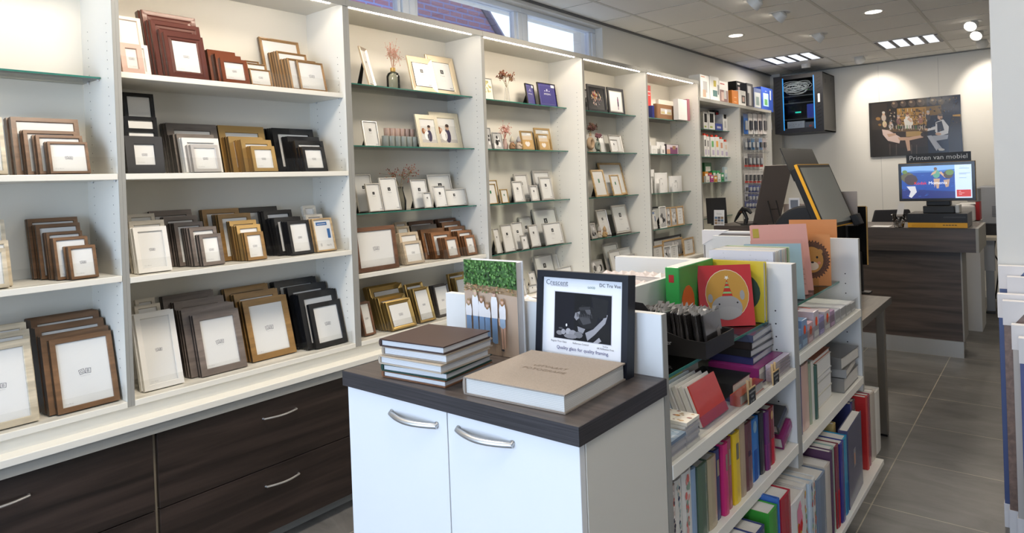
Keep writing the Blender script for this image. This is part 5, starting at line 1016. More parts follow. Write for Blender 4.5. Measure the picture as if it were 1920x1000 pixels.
row(-.715, .617, .26, [
 (1258.6, 1268, 912, (.60, .50, .46), 'white album with red and black pattern', flowers([(.5, .08, .05), (.05, .05, .08), (.75, .7, .66)], 30, 1)),
 (1268.5, 1281, 900, (.74, .73, .70), 'white album with pale leaves and dark dots', flowers([(.35, .45, .45), (.05, .06, .12), (.7, .6, .5)], 26, 2, 4)),
 (1281.5, 1298.5, 885, (.74, .72, .69), 'white album with big coral rose', flowers([(.62, .16, .14), (.7, .35, .32), (.25, .35, .28)], 30, 3)),
 (1299, 1308.5, 880, (.25, .36, .52), 'light blue album'),
 (1309, 1326.5, 871, (.09, .14, .095), 'dark green linen album'),
 (1327, 1342.5, 858, (.42, .34, .22), 'beige album'),
 (1343, 1353, 844, NAVY, 'navy album with beige label', sp_label((.3, .25, .18))),
 (1353.5, 1362.5, 832, (.56, .03, .16), 'hot pink album with taupe label', sp_label((.25, .2, .16))),
 (1363, 1372, 823, (.36, .09, .12), 'rose red album with taupe label', sp_label((.3, .26, .2))),
 (1372.5, 1385, 811.5, (.76, .52, .02), 'yellow album with grey label', sp_label((.18, .16, .12))),
 (1385.5, 1395.3, 788, (.42, .31, .20), 'kraft brown album'),
 (1396, 1408.5, 793, (.13, .045, .05), 'dark maroon album', sp_label((.05, .03, .06), .5, .58)),
 (1409, 1425, 787, (.03, .18, .52), 'bright blue two-tone album', half((.02, .09, .34), .5, (.2, .35, .5))),
 (1425.5, 1433.5, 774, (.02, .022, .03), 'black wrapped album'),
 (1434, 1440.5, 772.5, (.13, .03, .14), 'purple album beside the red and maroon one', half((.22, .04, .16), .45)),
 (1441, 1452, 765, (.20, .02, .03), 'maroon and red album at the right end', half((.50, .02, .04), .45, (.45, .3, .15)))],
 'middle gondola shelf, near bay', 'albums on the middle gondola shelf')
b = at(1455, 893, 0, -.71)
y1_ = 2.335
o = book('tilted_album', 'purple album lying tilted against the gondola panel', 'album', (-.72, 2.255, .640), .2, .10, .045, (.22, .03, .12), tilt=-66, group='tilted albums'); 
o = book('tilted_album', 'black foil-wrapped album lying tilted on the purple one', 'album', (-.725, 2.228, .694), .2, .10, .035, (.05, .05, .055), tilt=-66, group='tilted albums')
FL = [(.5, .1, .08), (.65, .4, .1), (.1, .15, .3), (.2, .35, .2)]
row(-.645, .2255, .30, [
 (1404, 1420, 1012, NAVY, 'dark floral album, front one', flowers([(.5, .4, .3), (.3, .35, .5)], 30, 4)),
 (1420.5, 1438, 996, NAVY, 'dark floral album, second one', flowers([(.5, .4, .3), (.55, .5, .45)], 30, 5)),
 (1446, 1461.5, 957, (.05, .30, .04), 'green two-tone album', half((.04, .22, .03), .5)),
 (1462, 1464.5, 936, (.04, .13, .42), 'narrow blue album'),
 (1465.5, 1483, 929, (.38, .015, .03), 'red album'),
 (1483.5, 1508, 934, (.76, .74, .72), 'white album with red hearts', flowers([(.6, .03, .03), (.7, .25, .35), (.55, .3, .05)], 26, 6, 5)),
 (1508.5, 1515.5, 912, (.74, .72, .68), 'white album with blue and orange flowers', flowers(FL, 40, 7)),
 (1516, 1522.5, 905, (.45, .53, .60), 'pale blue flower album', flowers(FL, 30, 8)),
 (1523, 1530, 898, (.74, .73, .70), 'white album with red and green dots', flowers([(.5, .2, .15), (.2, .35, .25)], 40, 9)),
 (1530.5, 1546, 892, (.17, .22, .30), 'blue grey album'),
 (1546.5, 1556, 872, (.56, .50, .43), 'cream linen album'),
 (1556.5, 1560.5, 847, (.09, .04, .09), 'dark purple album'),
 (1561, 1567, 841, (.30, .42, .36), 'mint album'),
 (1567.5, 1574, 836, (.20, .03, .05), 'maroon album with red foot', half((.45, .02, .03), .45)),
 (1574.5, 1581, 830, (.045, .04, .22), 'indigo album'),
 (1581.5, 1589, 821, (.02, .28, .46), 'cyan blue album', half((.02, .17, .36), .4))],
 'bottom gondola shelf', 'albums on the bottom gondola shelf')
# large navy album shown with its cover, then the right hand group
def navart(q, w, h, t):
    q.poly([(-w*.45, -t/2-.0006, h*.45), (-w*.32, -t/2-.0006, h*.45), (-w*.32, -t/2-.0006, h*.62), (-w*.45, -t/2-.0006, h*.62)], (.3, .28, .28)); q.poly([(-w*.42, -t/2-.0008, h*.47), (-w*.35, -t/2-.0008, h*.47), (-w*.35, -t/2-.0008, h*.58), (-w*.42, -t/2-.0008, h*.58)], (.5, .25, .15))
o = book('album', 'large navy album turned with its cover to the aisle, small cover window', 'album', (-.662, 2.787, .226), .275, .305, .035, (.05, .055, .13), rot=-88)
q = MB(); w, h, t = .275, .305, .035
q.poly([(-w*.36, t/2+.0004, h*.42), (-w*.50, t/2+.0004, h*.42), (-w*.50, t/2+.0004, h*.66), (-w*.36, t/2+.0004, h*.66)], (.28, .27, .28)); q.poly([(-w*.39, t/2+.0006, h*.45), (-w*.47, t/2+.0006, h*.45), (-w*.47, t/2+.0006, h*.60), (-w*.39, t/2+.0006, h*.60)], (.5, .25, .15)); q.build('cover_window', PAPER, o)
la = row(-.70, .2255, .28, [
 (1596, 1600, 757, (.06, .07, .2), 'wrapped indigo album behind the large navy one'), (1600.5, 1606, 752, (.10, .12, .12), 'dark wrapped album with pattern', flowers([(.3, .35, .3)], 20, 13))], 'bottom gondola shelf', 'albums at the aisle end of the gondola')
row(-.66, .2255, .28, [
 (1621, 1628, 747, (.50, .03, .03), 'bright red album'), (1628.5, 1633.5, 742, (.30, .04, .08), 'dark red album'), (1634, 1642, 737, (.52, .46, .40), 'beige grey album'), (1642.5, 1651, 733, (.70, .68, .63), 'white wrapped album at the right end')],
 'bottom gondola shelf, aisle end', 'albums at the aisle end of the gondola', la)
o = book('album', 'gold album standing behind the large navy one', 'album', (-.70, 2.822, .2265), .24, .315, .034, (.48, .34, .13))
# far bay, second shelf
row(-.72, .6005, .26, [(1498.5, 1503.5, 688, (.03, .045, .2), 'narrow dark blue album'), (1504, 1518, 684, (.62, .42, .36), 'salmon pink album'), (1518.5, 1523, 682, (.32, .38, .27), 'pale sage album'), (1523.5, 1528, 678, (.66, .64, .58), 'off-white album'), (1528.5, 1533, 686, (.06, .13, .10), 'dark green album with gold pattern')], 'lower gondola shelf, far bay', 'albums on the lower far shelf')
def flatbook(label, x0, x1, y0, y1, z, t, col, rot=0, pages=PG, name='stacked_album', cat='album', group=None, m=None):
    """lying book, spine to -y side"""
    w = y1-y0; h = x1-x0
    o = thing(name, label, cat, ((x0+x1)/2, (y0+y1)/2, z), (0, 0, math.radians(rot)), group)
    q = MB(); a, b, c, d = -h/2, h/2, -w/2, w/2
    q.box(a, b, c, d, t-.0025, t, col).box(a, b, c, d, 0, .0025, col).box(a, b, c-.0005, c+.003, .0002, t-.0002, col); q.build('cover', m or GLOSS, o)
    p = MB().box(a+.003, b-.003, c+.003, d-.003, .0025, t-.0025, pages)
    for i in range(max(2, int(t/.005))): zz = .0025+(t-.005)*(i+.5)/max(2, int(t/.005)); p.box(a+.0027, b-.0027, c+.003, d-.0027, zz-.0003, zz+.0003, tuple(v*.7 for v in pages))
    p.build('pages', PAPER, o); return o
zz = .6005; n = 0
for k, (t_, col, lab) in enumerate(((.05, (.66, .63, .56), 'thick white wrapped box, lowest of the white pile'), (.05, (.62, .60, .52), 'cream box with olive edge, second in the white pile'), (.022, (.5, .5, .5), 'silvery thin album in the white pile'), (.06, (.70, .69, .66), 'ringed white album pile block'), (.018, (.42, .13, .07), 'red brown album on top of the white pile'))):
    flatbook(lab+', far gondola bay', -.96, -.745 if k != 4 else -.75, 2.72, 2.99, zz, t_, col, pages=(.72, .71, .68), group='white album pile'); zz += t_+.0006
for k, (t_, lab) in enumerate(((.06, 'lower silver foil album'), (.035, 'second silver foil album, tilted'), (.05, 'upper silver foil album'))):
    o = flatbook(lab+' at the far end of the lower gondola shelf', -.93, -.71, 3.04, 3.30, .6005+(0, .062, .098)[k], t_, (.30, .29, .28), pages=(.6, .58, .54), rot=(0, 4, -3)[k], m=METAL, group='silver foil albums')
# far bay upper wooden shelf: gift packs behind the acrylic lip
PK = [(2.42, .085, .075, (.20, .33, .55), 'blue gift pack'), (2.51, .07, .10, (.22, .34, .56), 'tall blue gift pack with red drop'), (2.585, .07, .075, (.58, .38, .42), 'pink gift pack'), (2.66, .075, .105, (.55, .50, .56), 'lilac gift pack with red disc'), (2.74, .07, .07, (.28, .25, .48), 'violet gift pack'), (2.815, .08, .08, (.62, .55, .55), 'pale pink gift pack'), (2.90, .07, .065, (.42, .28, .42), 'mauve gift pack'), (2.975, .085, .055, (.62, .62, .66), 'clear foil gift pack'), (3.065, .09, .05, (.60, .60, .62), 'folded clear foil pack'), (3.16, .09, .045, (.58, .58, .58), 'low clear foil pack'), (3.255, .08, .04, (.6, .6, .6), 'last clear foil pack')]
for i, (y, w, h, col, lab) in enumerate(PK):
    t = thing('gift_pack', '%s behind the clear lip of the far gondola shelf' % lab, 'gift pack', (-.715, y+w/2-.02, .9075), group='gift packs on the far gondola shelf')
    MB().box(-.18, 0, -w/2+.002, w/2-.002, 0, h, col).build('carton', GLOSS, t, bevel=.002)
    q = MB(); q.poly([(.0004, -w*.4, h*.1), (.0004, w*.4, h*.1), (.0004, w*.4, h*.3), (.0004, -w*.4, h*.3)], tuple(min(.8, c*1.6) for c in col))
    if i in (1, 2, 3, 5): q.poly([(.0006, .25*w*math.cos(k*.7)*.8, h*.62+.25*w*math.sin(k*.7)) for k in range(9)], (.72, .08, .02)); q.poly([(-.09+.03*math.cos(k*.7), .2*w*math.sin(k*.7), h+.0006) for k in range(9)], (.72, .08, .02))
    q.build('pack_print', PAPER, t)
# ---- upright albums with visible covers
def face_album(label, br, z, tl, tr, ty, rot, lean, t, col, art=None, group=None, name='cover_album', spine=None):
    """cover looks to -y turned rot degrees towards +x; br = bottom right corner pixel on the shelf"""
    B = at(br[0], br[1], 2, z); r = math.radians(rot); L = math.radians(lean); d = Vector((-math.cos(r), -math.sin(r), 0)); bk = Vector((-math.sin(r), math.cos(r), 0))
    h = .25
    for _ in range(6):
        T = B+bk*h*math.sin(L); h = (z_at(ty, T.x, T.y)-z)/math.cos(L)
    T = B+bk*h*math.sin(L); zt_ = z+h*math.cos(L); n = rt-(tl-960)/FPX*fw
    s = -(T.x*n.x+T.y*n.y+(zt_-CH)*n.z)/(d.x*n.x+d.y*n.y); w = min(s, (B.x+1.012)/math.cos(r))
    o = thing(name, label, 'album', B, (0, 0, r), group)       # local: +X right, -Y toward viewer
    M = Matrix.Rotation(-L, 4, 'X')
    q = MB(); q.T = M; q.box(-w, 0, 0, .003, 0, h, col).box(-w, 0, t-.003, t, 0, h, col).box(-w-.002, -w+.003, .0002, t-.0002, 0, h, spine or col); q.build('cover', PAPER if group else GLOSS, o)
    q = MB(); q.T = M; q.box(-w+.003, -.004, .003, t-.003, .004, h-.004, PG); q.build('pages', PAPER, o)
    if art: q = MB(); q.T = M; art(q, w, h); q.build('cover_print', PAPER, o)
    o.location.z += .001+math.sin(L)*t*0
    return o
def E(q, w, h, u, v, ru, rv, c, k, n=24, a0=0, a1=6.2832):
    q.poly([(-w+w*u+ru*math.cos(a0+(a1-a0)*i/n), -.0003-.0002*k, h*v+rv*math.sin(a0+(a1-a0)*i/n)) for i in range(n+(a1-a0 < 6.28))], c)
def rhino(q, w, h):
    R = w*.40; E(q, w, h, .52, .52, R*1.02, h*.405, (.75, .66, .5), 1); E(q, w, h, .52, .52, R, h*.395, (.52, .28, .06), 2)
    g = (.33, .32, .32); E(q, w, h, .50, .30, R*.72, h*.20, g, 3); E(q, w, h, .52, .22, R*.62, h*.10, (.36, .35, .35), 4)
    E(q, w, h, .20, .46, w*.045, h*.07, g, 3); E(q, w, h, .80, .50, w*.045, h*.08, g, 3)
    P = lambda pts, c, k: q.poly([(-w+w*u, -.0003-.0002*k, h*v) for u, v in pts], c)
    P([(.42, .49), (.62, .49), (.53, .76)], (.50, .04, .03), 4)
    for v in (.53, .62, .69): s = (v-.49)/.27; P([(.42+.11*s, v), (.62-.09*s, v), (.62-.09*s-.02, v+.03), (.42+.11*s+.02, v+.03)], (.25, .5, .22), 5)
    P([(.53+.05*(1 if i % 2 else .45)*math.cos(i*.628+.3), .79+.04*(1 if i % 2 else .45)*math.sin(i*.628+.3)) for i in range(10)], (.8, .75, .65), 6)
    E(q, w, h, .36, .36, .003, .003, (.02, .02, .02), 6, 8); E(q, w, h, .70, .38, .003, .003, (.02, .02, .02), 6, 8)
red = face_album('red wrapped album with a rhino in a party hat on its cover', (1417, 611), 1.031, 1307, 1394, 496, 38, 10, .034, (.50, .035, .04), rhino)
q = MB(); w_r = .0
yel = face_album('yellow wrapped album with a dark green circle, behind the red one', (1443, 601), 1.031, 1317, 1440, 489, 0, 3, .03, (.55, .43, .035), lambda q, w, h: (E(q, w, h, .62, .48, w*.33, h*.34, (.04, .07, .05), 1), E(q, w, h, .52, .30, w*.10, h*.15, (.10, .06, .03), 2)))
yel.location.y = min(yel.location.y, 2.29)
t = thing('ring_binder', 'green wrapped ring binder with its spine to the viewer, left of the red album', 'binder', (x_at(1273, 2.01, 1.24)-.025, 2.01, 1.031))
MB().box(-.025, .025, 0, .28, 0, .215, (.03, .28, .06)).build('cover', GLOSS, t, bevel=.003); MB().box(-.021, .021, .004, .2795, .2152, .2156, PG).build('pages', PAPER, t)
MB().box(-.012, .006, -.0006, 0, .165, .19, (.35, .03, .03)).build('spine_label', PAPER, t); q = MB(); q.prism([(.0255, .06+.05*math.cos(k*.45), .09+.06*math.sin(k*.45)) for k in range(14)], (.0006, 0, 0), (.6, .12, .02)); q.build('cover_spot', PAPER, t)
def whiskers(q, w, h):
    for i in range(4): a = -.3+.2*i; q.prism([(-w+w*.72, -.0006, h*(.42-.06*i)), (-w+w*.98, -.0006, h*(.45-.09*i)), (-w+w*.98, -.0006, h*(.457-.09*i)), (-w+w*.72, -.0006, h*(.427-.06*i))], (0, -.0002, 0), (.2, .12, .1))
    q.poly([(-w+w*.58, -.0006, h*.55), (-w+w*.72, -.0006, h*.50), (-w+w*.68, -.0006, h*.72)], (.62, .55, .46)); q.poly([(-w+w*.48, -.0006, h*.5), (-w+w*.6, -.0006, h*.45), (-w+w*.58, -.0006, h*.62)], (.5, .4, .34))
    for i in range(3): q.poly([(-w+w*(.58+.03*i), -.0008, h*.78), (-w+w*(.60+.03*i), -.0008, h*.78), (-w+w*(.59+.03*i), -.0008, h*.84)], (.25, .15, .08))
def lion(q, w, h):
    random.seed(8); cx, cy = .60, .50
    for k in range(3):
        pts = []
        for i in range(72): a = i*math.pi/36; r = (.40-.03*k)*(1 if i % 2 else .90-.05*random.random()); pts.append((-w+w*cx+w*r*math.cos(a)*1.0, -.0004-.0002*k, h*cy+w*r*1.15*math.sin(a)))
        q.poly(pts, [(.09, .045, .03), (.16, .07, .04), (.11, .055, .035)][k])
    E(q, w, h, cx, cy+.0, w*.25, w*.30, (.52, .26, .07), 5); E(q, w, h, cx+.02, cy-.12, w*.13, w*.10, (.70, .58, .45), 6); E(q, w, h, cx+.18, cy+.16, w*.06, w*.06, (.5, .25, .08), 4)
    E(q, w, h, cx-.08, cy+.04, w*.025, w*.03, (.02, .02, .02), 7, 10); E(q, w, h, cx+.12, cy+.05, w*.025, w*.03, (.02, .02, .02), 7, 10); E(q, w, h, cx+.02, cy-.05, w*.035, w*.022, (.03, .02, .02), 8, 10); E(q, w, h, cx+.16, cy-.06, w*.04, w*.035, (.68, .25, .16), 6, 10)
    q.box(-w+w*(cx-.16), -w+w*(cx+.14), -.0016, -.0004, 0, h*.14, (.45, .2, .06))
    for i in range(4): q.box(-w+w*(cx-.14), -w+w*(cx+.02), -.0018, -.0016, h*(.01+.035*i), h*(.025+.035*i), (.65, .62, .58))
PK_ = (.62, .33, .29); ORG = (.6, .24, .08)
fb = 'big cover albums, far gondola bay'
def tagart(base): 
    def a(q, w, h): base and base(q, w, h); q.box(-w+.004, -w+.03, -.0012, -.0002, h*.80, h*.94, (.40, .32, .06))
    return a
face_album('tall orange album at the back of the far gondola bay', (1572, 522), 1.031, 1459, 1560, 412, 12, 5, 0.03, (.62, .26, .10), None, fb)
face_album('smaller orange album with a cartoon lion face', (1559, 537), 1.031, 1468, 1553, 440, 12, 6, .02, (.60, .25, .09), lion, fb)
face_album('tall pink album with thin whiskers on its cover', (1526, 545), 1.031, 1405, 1507, 420, 32, 15, .024, PK_, tagart(None), fb)
face_album('smaller pink album in front of the tall pink one', (1516, 553), 1.031, 1409, 1498, 449, 32, 16, .018, (.58, .30, .26), whiskers, fb)
face_album('light blue album leaning in front of the pink ones', (1510, 562), 1.031, 1396, 1480, 457, 26, 14, .014, (.30, .43, .50), None, fb)
LV = [(.52, .54, .62), (.68, .66, .60), (.66, .60, .54), (.62, .62, .58), (.45, .50, .56), (.66, .60, .52), (.62, .64, .58), (.58, .46, .42), (.22, .34, .16), (.50, .60, .42)]
LN = ['lavender', 'cream', 'pale pink', 'off-white', 'grey blue', 'beige', 'ivory', 'old rose', 'green', 'light green']
for i, c in enumerate(LV):
    y = 2.412+.019*i; z = 1.031; xl, xr = x_at(1329, 2.412, 1.28), x_at(1449, 2.412, 1.28); ht = z_at(471, (xl+xr)/2, 2.412)-z
    xl = max(xl, GS+.002)
    t = thing('baby_album', '%s album, %s in the tight upright row on the far glass shelf' % (LN[i], NTH[i+1]), 'album', (xr, y, z), group='upright row of pale albums')
    w = xr-xl; MB().box(-w, 0, 0, .003, 0, ht, c).box(-w, 0, .015, .018, 0, ht, c).box(-w-.0005, -w+.003, .0005, .0175, 0, ht, c).build('cover', GLOSS, t); MB().box(-w+.003, -.003, .003, .015, .003, ht-.003, PG).build('pages', PAPER, t)
    if i == 0:
        q = MB(); random.seed(6)
        for k in range(22): u = -random.random()*w*.95; v = ht*random.uniform(.5, .97); r = .0022; q.poly([(u+r*math.cos(a), -.0003, v+r*math.sin(a)) for a in (0, 1.26, 2.5, 3.8, 5)], (.38, .40, .46))
        u, v, r = -w*.92, ht*.72, .009; q.poly([(u+r*(1 if i_ % 2 else .5)*math.cos(i_*.628), -.0004, v+r*(1 if i_ % 2 else .5)*math.sin(i_*.628)) for i_ in range(10)], (.35, .42, .08)); q.build('cover_print', PAPER, t)
# ---- black tray with wrapped black passe-partouts on the near glass shelf
t = thing('card_tray', 'black cardboard tray at the front of the near glass shelf', 'tray', (-.76, 1.86, 1.0305))
q = MB(); d = (.014, .013, .013)
q.box(-.23, 0, -.105, .105, 0, .003, d).box(-.003, 0, -.105, .105, .003, .048, d)
for s in (-1, 1): q.prism([(-.003, s*.105, .003), (-.003, s*.105, .048), (-.06, s*.105, .05), (-.23, s*.105, .095), (-.23, s*.105, .003)], (0, -s*.003, 0), d)
q.box(-.23, -.227, -.102, .102, .003, .095, d).build('tray_body', SATIN, t)
q = MB(); q.text('walther', .018, (-.13, -.1055, .03), (1, 0, 0), (0, 0, 1), (.6, .6, .6)); q.build('lettering', PAPER, t)
FO = mat('clear foil over black', (.035, .032, .032), rough=.16, coat=.6, noise=(30, 30, 8), wood=.8)
for k in range(13):
    random.seed(k); y = 1.86+random.uniform(-.012, .012); X = -.775-.0155*k
    o = thing('wrapped_card', 'black card in crackling clear foil, %s from the front of the tray' % ('nearest' if k == 0 else NTH[k+1]), 'card', (X, y, 1.0365), (0, math.radians(-7), math.radians(random.uniform(-2, 2))), 'foil wrapped black cards in the tray')
    hh = .105+.004*random.random(); MB().box(-.009, 0, -.062, .062, 0, hh, (.02, .02, .02)).build('card_body', FO, o, bevel=.002)
    q = MB(); pts = []
    for i in range(9): pts.append((-.0045+random.uniform(-.005, .005), -.064+.016*i, hh+random.uniform(.001, .014)))
    for i in range(8): q.poly([(-.0045, -.064+.016*i, hh-.001), (-.0045, -.048+.016*i, hh-.001), pts[i+1], pts[i]], (.38, .36, .34))
    q.build('foil_edge', GLOSS, o)
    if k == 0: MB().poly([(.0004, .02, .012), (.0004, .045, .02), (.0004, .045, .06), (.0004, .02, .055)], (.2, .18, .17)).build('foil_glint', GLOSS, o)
# cards box and folders behind the near end panel
for k, (c, h, w) in enumerate((((.66, .48, .28), .135, .09), ((.68, .64, .60), .125, .1), ((.05, .32, .42), .12, .1), ((.66, .56, .52), .125, .1), ((.68, .50, .44), .125, .1), ((.66, .60, .58), .125, .1))):
    o = thing('greeting_card', '%s greeting card in the upright pack behind the near panel' % ('orange yellow patterned', 'white', 'teal', 'blush', 'salmon', 'pale')[k], 'card', (-.845-.018*k, 1.50, 1.0305), (0, math.radians(-10), 0), 'greeting cards behind the near panel')
    MB().box(-.008, 0, -w/2, w/2, 0, h, c).build('card_body', PAPER, o)
    if k == 0: MB().box(0, .0005, -w/2, w/2, .0, .018, (.1, .07, .04)).box(0, .0005, -w/2, w/2, .02, .055, (.62, .06, .02)).box(0, .0005, -w/2, w/2, .056, .085, (.66, .42, .03)).build('card_print', PAPER, o)
for k in range(2):
    t = thing('magazine_folder', 'open black folder box, %s, near gondola glass shelf' % ('left one' if k == 0 else 'right one with maroon side'), 'folder', (-.93, 1.60+.085*k, 1.0305), group='open folder boxes')
    q = MB(); a, b = -.035, .035
    for s in (a, b-.002): q.prism([(-.08, s, 0), (.05, s, 0), (.05, s, .10), (.0, s, .15), (-.08, s, .155)], (0, .002, 0), (.04, .012, .014) if (k and s < 0) else (.02, .02, .022))
    q.box(-.08, -.078, a, b, 0, .155, (.02, .02, .022)).box(-.08, .05, a, b, 0, .002, (.02, .02, .022)).box(.048, .05, a, b, 0, .10, (.13, .12, .12)); q.build('folder_body', SATIN, t)
# ---- upper wooden shelf of the near bay
z = .8755
flatbook('magenta and purple binder lying under the dark albums', -.90, -.735, 2.095, 2.335, z, .052, (.22, .02, .14), name='lying_binder', cat='binder')
zz = z+.0525
for k, (c, lab) in enumerate((((.03, .035, .12), 'blue black album, lowest of the dark pile'), ((.02, .02, .024), 'black album, second of the dark pile'), ((.025, .02, .02), 'black album with gilt title, third of the dark pile'), ((.05, .06, .11), 'blue grey album on top of the dark pile'))):
    flatbook(lab, -.915, -.765, 2.125, 2.325, zz, .0235, c, rot=(1, -2, 0, 2)[k], pages=(.5, .5, .52), group='dark album pile'); zz += .024
zz = z
for k in range(5): flatbook('pale lilac foil-wrapped pad, %s from the bottom of its pile' % NTH[k+1], -.7325, -.7125, 2.15, 2.34, zz, .010, (.50, .42, .52), name='wrapped_pad', cat='pad', group='lilac pads'); zz += .0105
flatbook('thick black album with cream pages lying behind the red card', -.90, -.745, 1.90, 2.05, z, .05, (.02, .02, .022), name='album', pages=(.66, .62, .55))
flatbook('orange red album under the clear lip beside the thick black one', -.742, -.7125, 1.87, 2.07, z, .03, (.5, .08, .04), name='album')
flatbook('dark red album at the back of the upper gondola shelf', -1.01, -.925, 1.86, 2.08, z, .075, (.3, .03, .03), name='album')
CC = [((.55, .05, .04), 'red'), ((.72, .70, .66), 'white'), ((.70, .66, .62), 'ivory'), ((.70, .68, .66), 'off-white'), ((.50, .56, .62), 'pale blue'), ((.42, .48, .16), 'lime green'), ((.70, .66, .60), 'cream'), ((.60, .12, .07), 'vermilion'), ((.68, .64, .6), 'warm white'), ((.62, .16, .1), 'coral'), ((.66, .6, .54), 'beige')]
ya, yb, hc = solve_top(1293, 1345, 715, -.725, z, 17); wc = min(.17, yb-ya)
for k, (c, nm) in enumerate(CC):
    o = thing('boxed_card', '%s boxed card, %s in the leaning row of the near gondola shelf' % (nm, 'frontmost' if k == 0 else ORD[k+1]), 'card', (-.728-.0165*k, 1.738-.006*k, z+.006), (0, math.radians(-22), 0), 'boxed cards leaning in a row')
    MB().box(-.013, -.004, -wc/2+.001, wc/2-.001, 0, hc*.98, (.70, .68, .64)).build('box_body', PAPER, o); MB().box(-.004, 0, -wc/2, wc/2, 0, hc, c).build('card_face', GLOSS, o)
for k, (y0, y1, n, top, lab, pat) in enumerate(((1.425, 1.505, 5, (.32, .42, .52), 'blue patterned', [(.5, .58, .66)]), (1.51, 1.585, 7, (.70, .66, .58), 'floral patterned', [(.55, .25, .08), (.35, .2, .18), (.5, .35, .2)]))):
    zz = z
    for i in range(n):
        tcol = top if i == n-1 else (.70, .67, .62)
        o = thing('paper_pad', '%s pad, %s from the bottom, near end of the gondola shelf' % (lab, NTH[i+1]), 'pad', (-.795, (y0+y1)/2, zz), group='%s pads' % lab); w = y1-y0
        MB().box(-.085, .085-.004*(i % 2), -w/2, w/2, 0, .0085, tcol).build('pad_body', PAPER, o); zz += .0092
        if i == n-1:
            q = MB(); random.seed(k)
            for j in range(36): u, v = random.uniform(-.08, .08), random.uniform(-w/2+.005, w/2-.005); r = random.uniform(.003, .008); q.poly([(u+r*math.cos(a), v+r*.7*math.sin(a), .0088+.00002*j) for a in (0, 1, 2, 3, 4, 5)], random.choice(pat))
            q.build('pad_print', PAPER, o)
# chalkboard pegs on the lip
for px, py, lab, tx in ((1408.5, 743, 'chalkboard price peg nearer the cards', ('notitieboek', 'klein', '3,- stuk')), (1453.5, 710, 'chalkboard price peg beside the lilac pads', ('notitieboek', 'schrift', 'klein'))):
    X = -.702; y = y_at(px, X, .90); zc_ = z_at(py, X, y)
    t = thing('chalkboard_sign', lab, 'sign', (X, y, zc_), (0, 0, math.radians(0))); r = .030; hh = .026
    q = MB().box(0, .003, -r, r, -hh-.002, hh, (.52, .36, .18)).box(.003, .0034, -r+.003, r-.003, -hh+.001, hh-.003, (.03, .032, .035))
    q.build('board', PAPER, t); q = MB()
    for i, s in enumerate(tx): q.text(s, .0105, (.0038, 0, .011-.013*i), (0, 1, 0), (0, 0, 1), (.6, .6, .58))
    q.build('chalk_writing', PAPER, t)
    for s in (-1, 1): MB().prism([(-.002, s*.008-.003, -.01), (-.002, s*.008+.003, -.01), (-.002, s*.014+.003, .048), (-.002, s*.014-.003, .048)], (-.006, 0, 0), (.60, .42, .22)).build('peg_leg', PAPER, t)
# ---- wrapped packs on the rear side of the gondola (seen over the spine)
random.seed(14)
for k in range(14):
    y = 1.44+.062*k; h = .235+random.uniform(-.008, .012)
    o = thing('foil_pack', 'white passe-partout in crinkled foil, %s along the rear glass shelf' % NTH[k+1], 'pack', (-1.062, y, .949), (0, 0, math.radians(90)), 'foil packs on the rear side of the gondola')
    q = MB().box(-.02, .02, 0, .24, 0, h, (.62, .58, .55)); q.build('pack_body', GLOSS, o); q = MB()
    for i in range(8): a = .03*i; q.add([(-.022, a, h+.0005), (.022, a, h+.0005), (random.uniform(-.02, .02), a+.02, h+random.uniform(.004, .014)), (-.022, a+.03, h+.0005), (.022, a+.03, h+.0005)], [(0, 1, 2), (1, 4, 2), (4, 3, 2), (3, 0, 2)], (.68, .60, .58))
    q.build('foil_top', GLOSS, o)

# ================================================================== white cabinet in front
CX0, CX1, CY0, CY1 = -1.40, -.70, 1.03, 1.376
t = thing('base_cabinet', 'white two-door cabinet with dark wood top in the foreground', 'cabinet', ((CX0+CX1)/2, CY0, 0))
def bp_(n, q, m, bevel=0, par=None): o = q.build(n, m, par or t, bevel); (setattr(o, 'location', (-(CX0+CX1)/2, -CY0, 0)) if par is None else 0); return o
bp_('carcass', MB().box(CX0+.001, CX1, CY0+.021, CY1, .08, 1.046), mat('melamine tinted by warm light', (.72, .69, .62), rough=.4), .001)  # beige of the warm light is put into the carcass colour
bp_('plinth', MB().box(CX0+.03, CX1-.03, CY0+.05, CY1, 0, .08), EDGE)
bp_('worktop', MB().box(CX0-.004, CX1+.006, CY0-.01, CY1+.002, 1.047, 1.085), [TOPW], .001)
bp_('worktop_edge', MB().box(CX0-.005, CX1+.007, CY0-.0115, CY0-.0101, 1.0475, 1.0845).box(CX1+.0061, CX1+.0075, CY0-.01, CY1+.002, 1.0475, 1.0845), mat('dark edge veneer', (.030, .026, .028), rough=.45, wood=.6, noise=(4, 4, 300)))
WD = mat('white door lacquer', (.80, .80, .80), rough=.32)
for a, b, h0, h1 in ((CX0, -1.050, (733, 776), (817, 799)), (-1.047, CX1-.001, (858, 806), (959, 836))):
    d = bp_('door', MB().box(a, b, CY0, CY0+.019, .085, 1.043), WD, .0015)
    A = at(*h0, 1, CY0-.004); B = at(*h1, 1, CY0-.004); zh = (A.z+B.z)/2; n = 12
    pts = [(A.x, CY0+.001, zh+.004)]+[(A.x+(B.x-A.x)*k/n, CY0-.005-.020*math.sin(math.pi*k/n), zh) for k in range(n+1)]+[(B.x, CY0+.001, zh+.004)]
    MB().tube(pts, .0065, n=10).build('handle', STEEL, d, smooth=True)
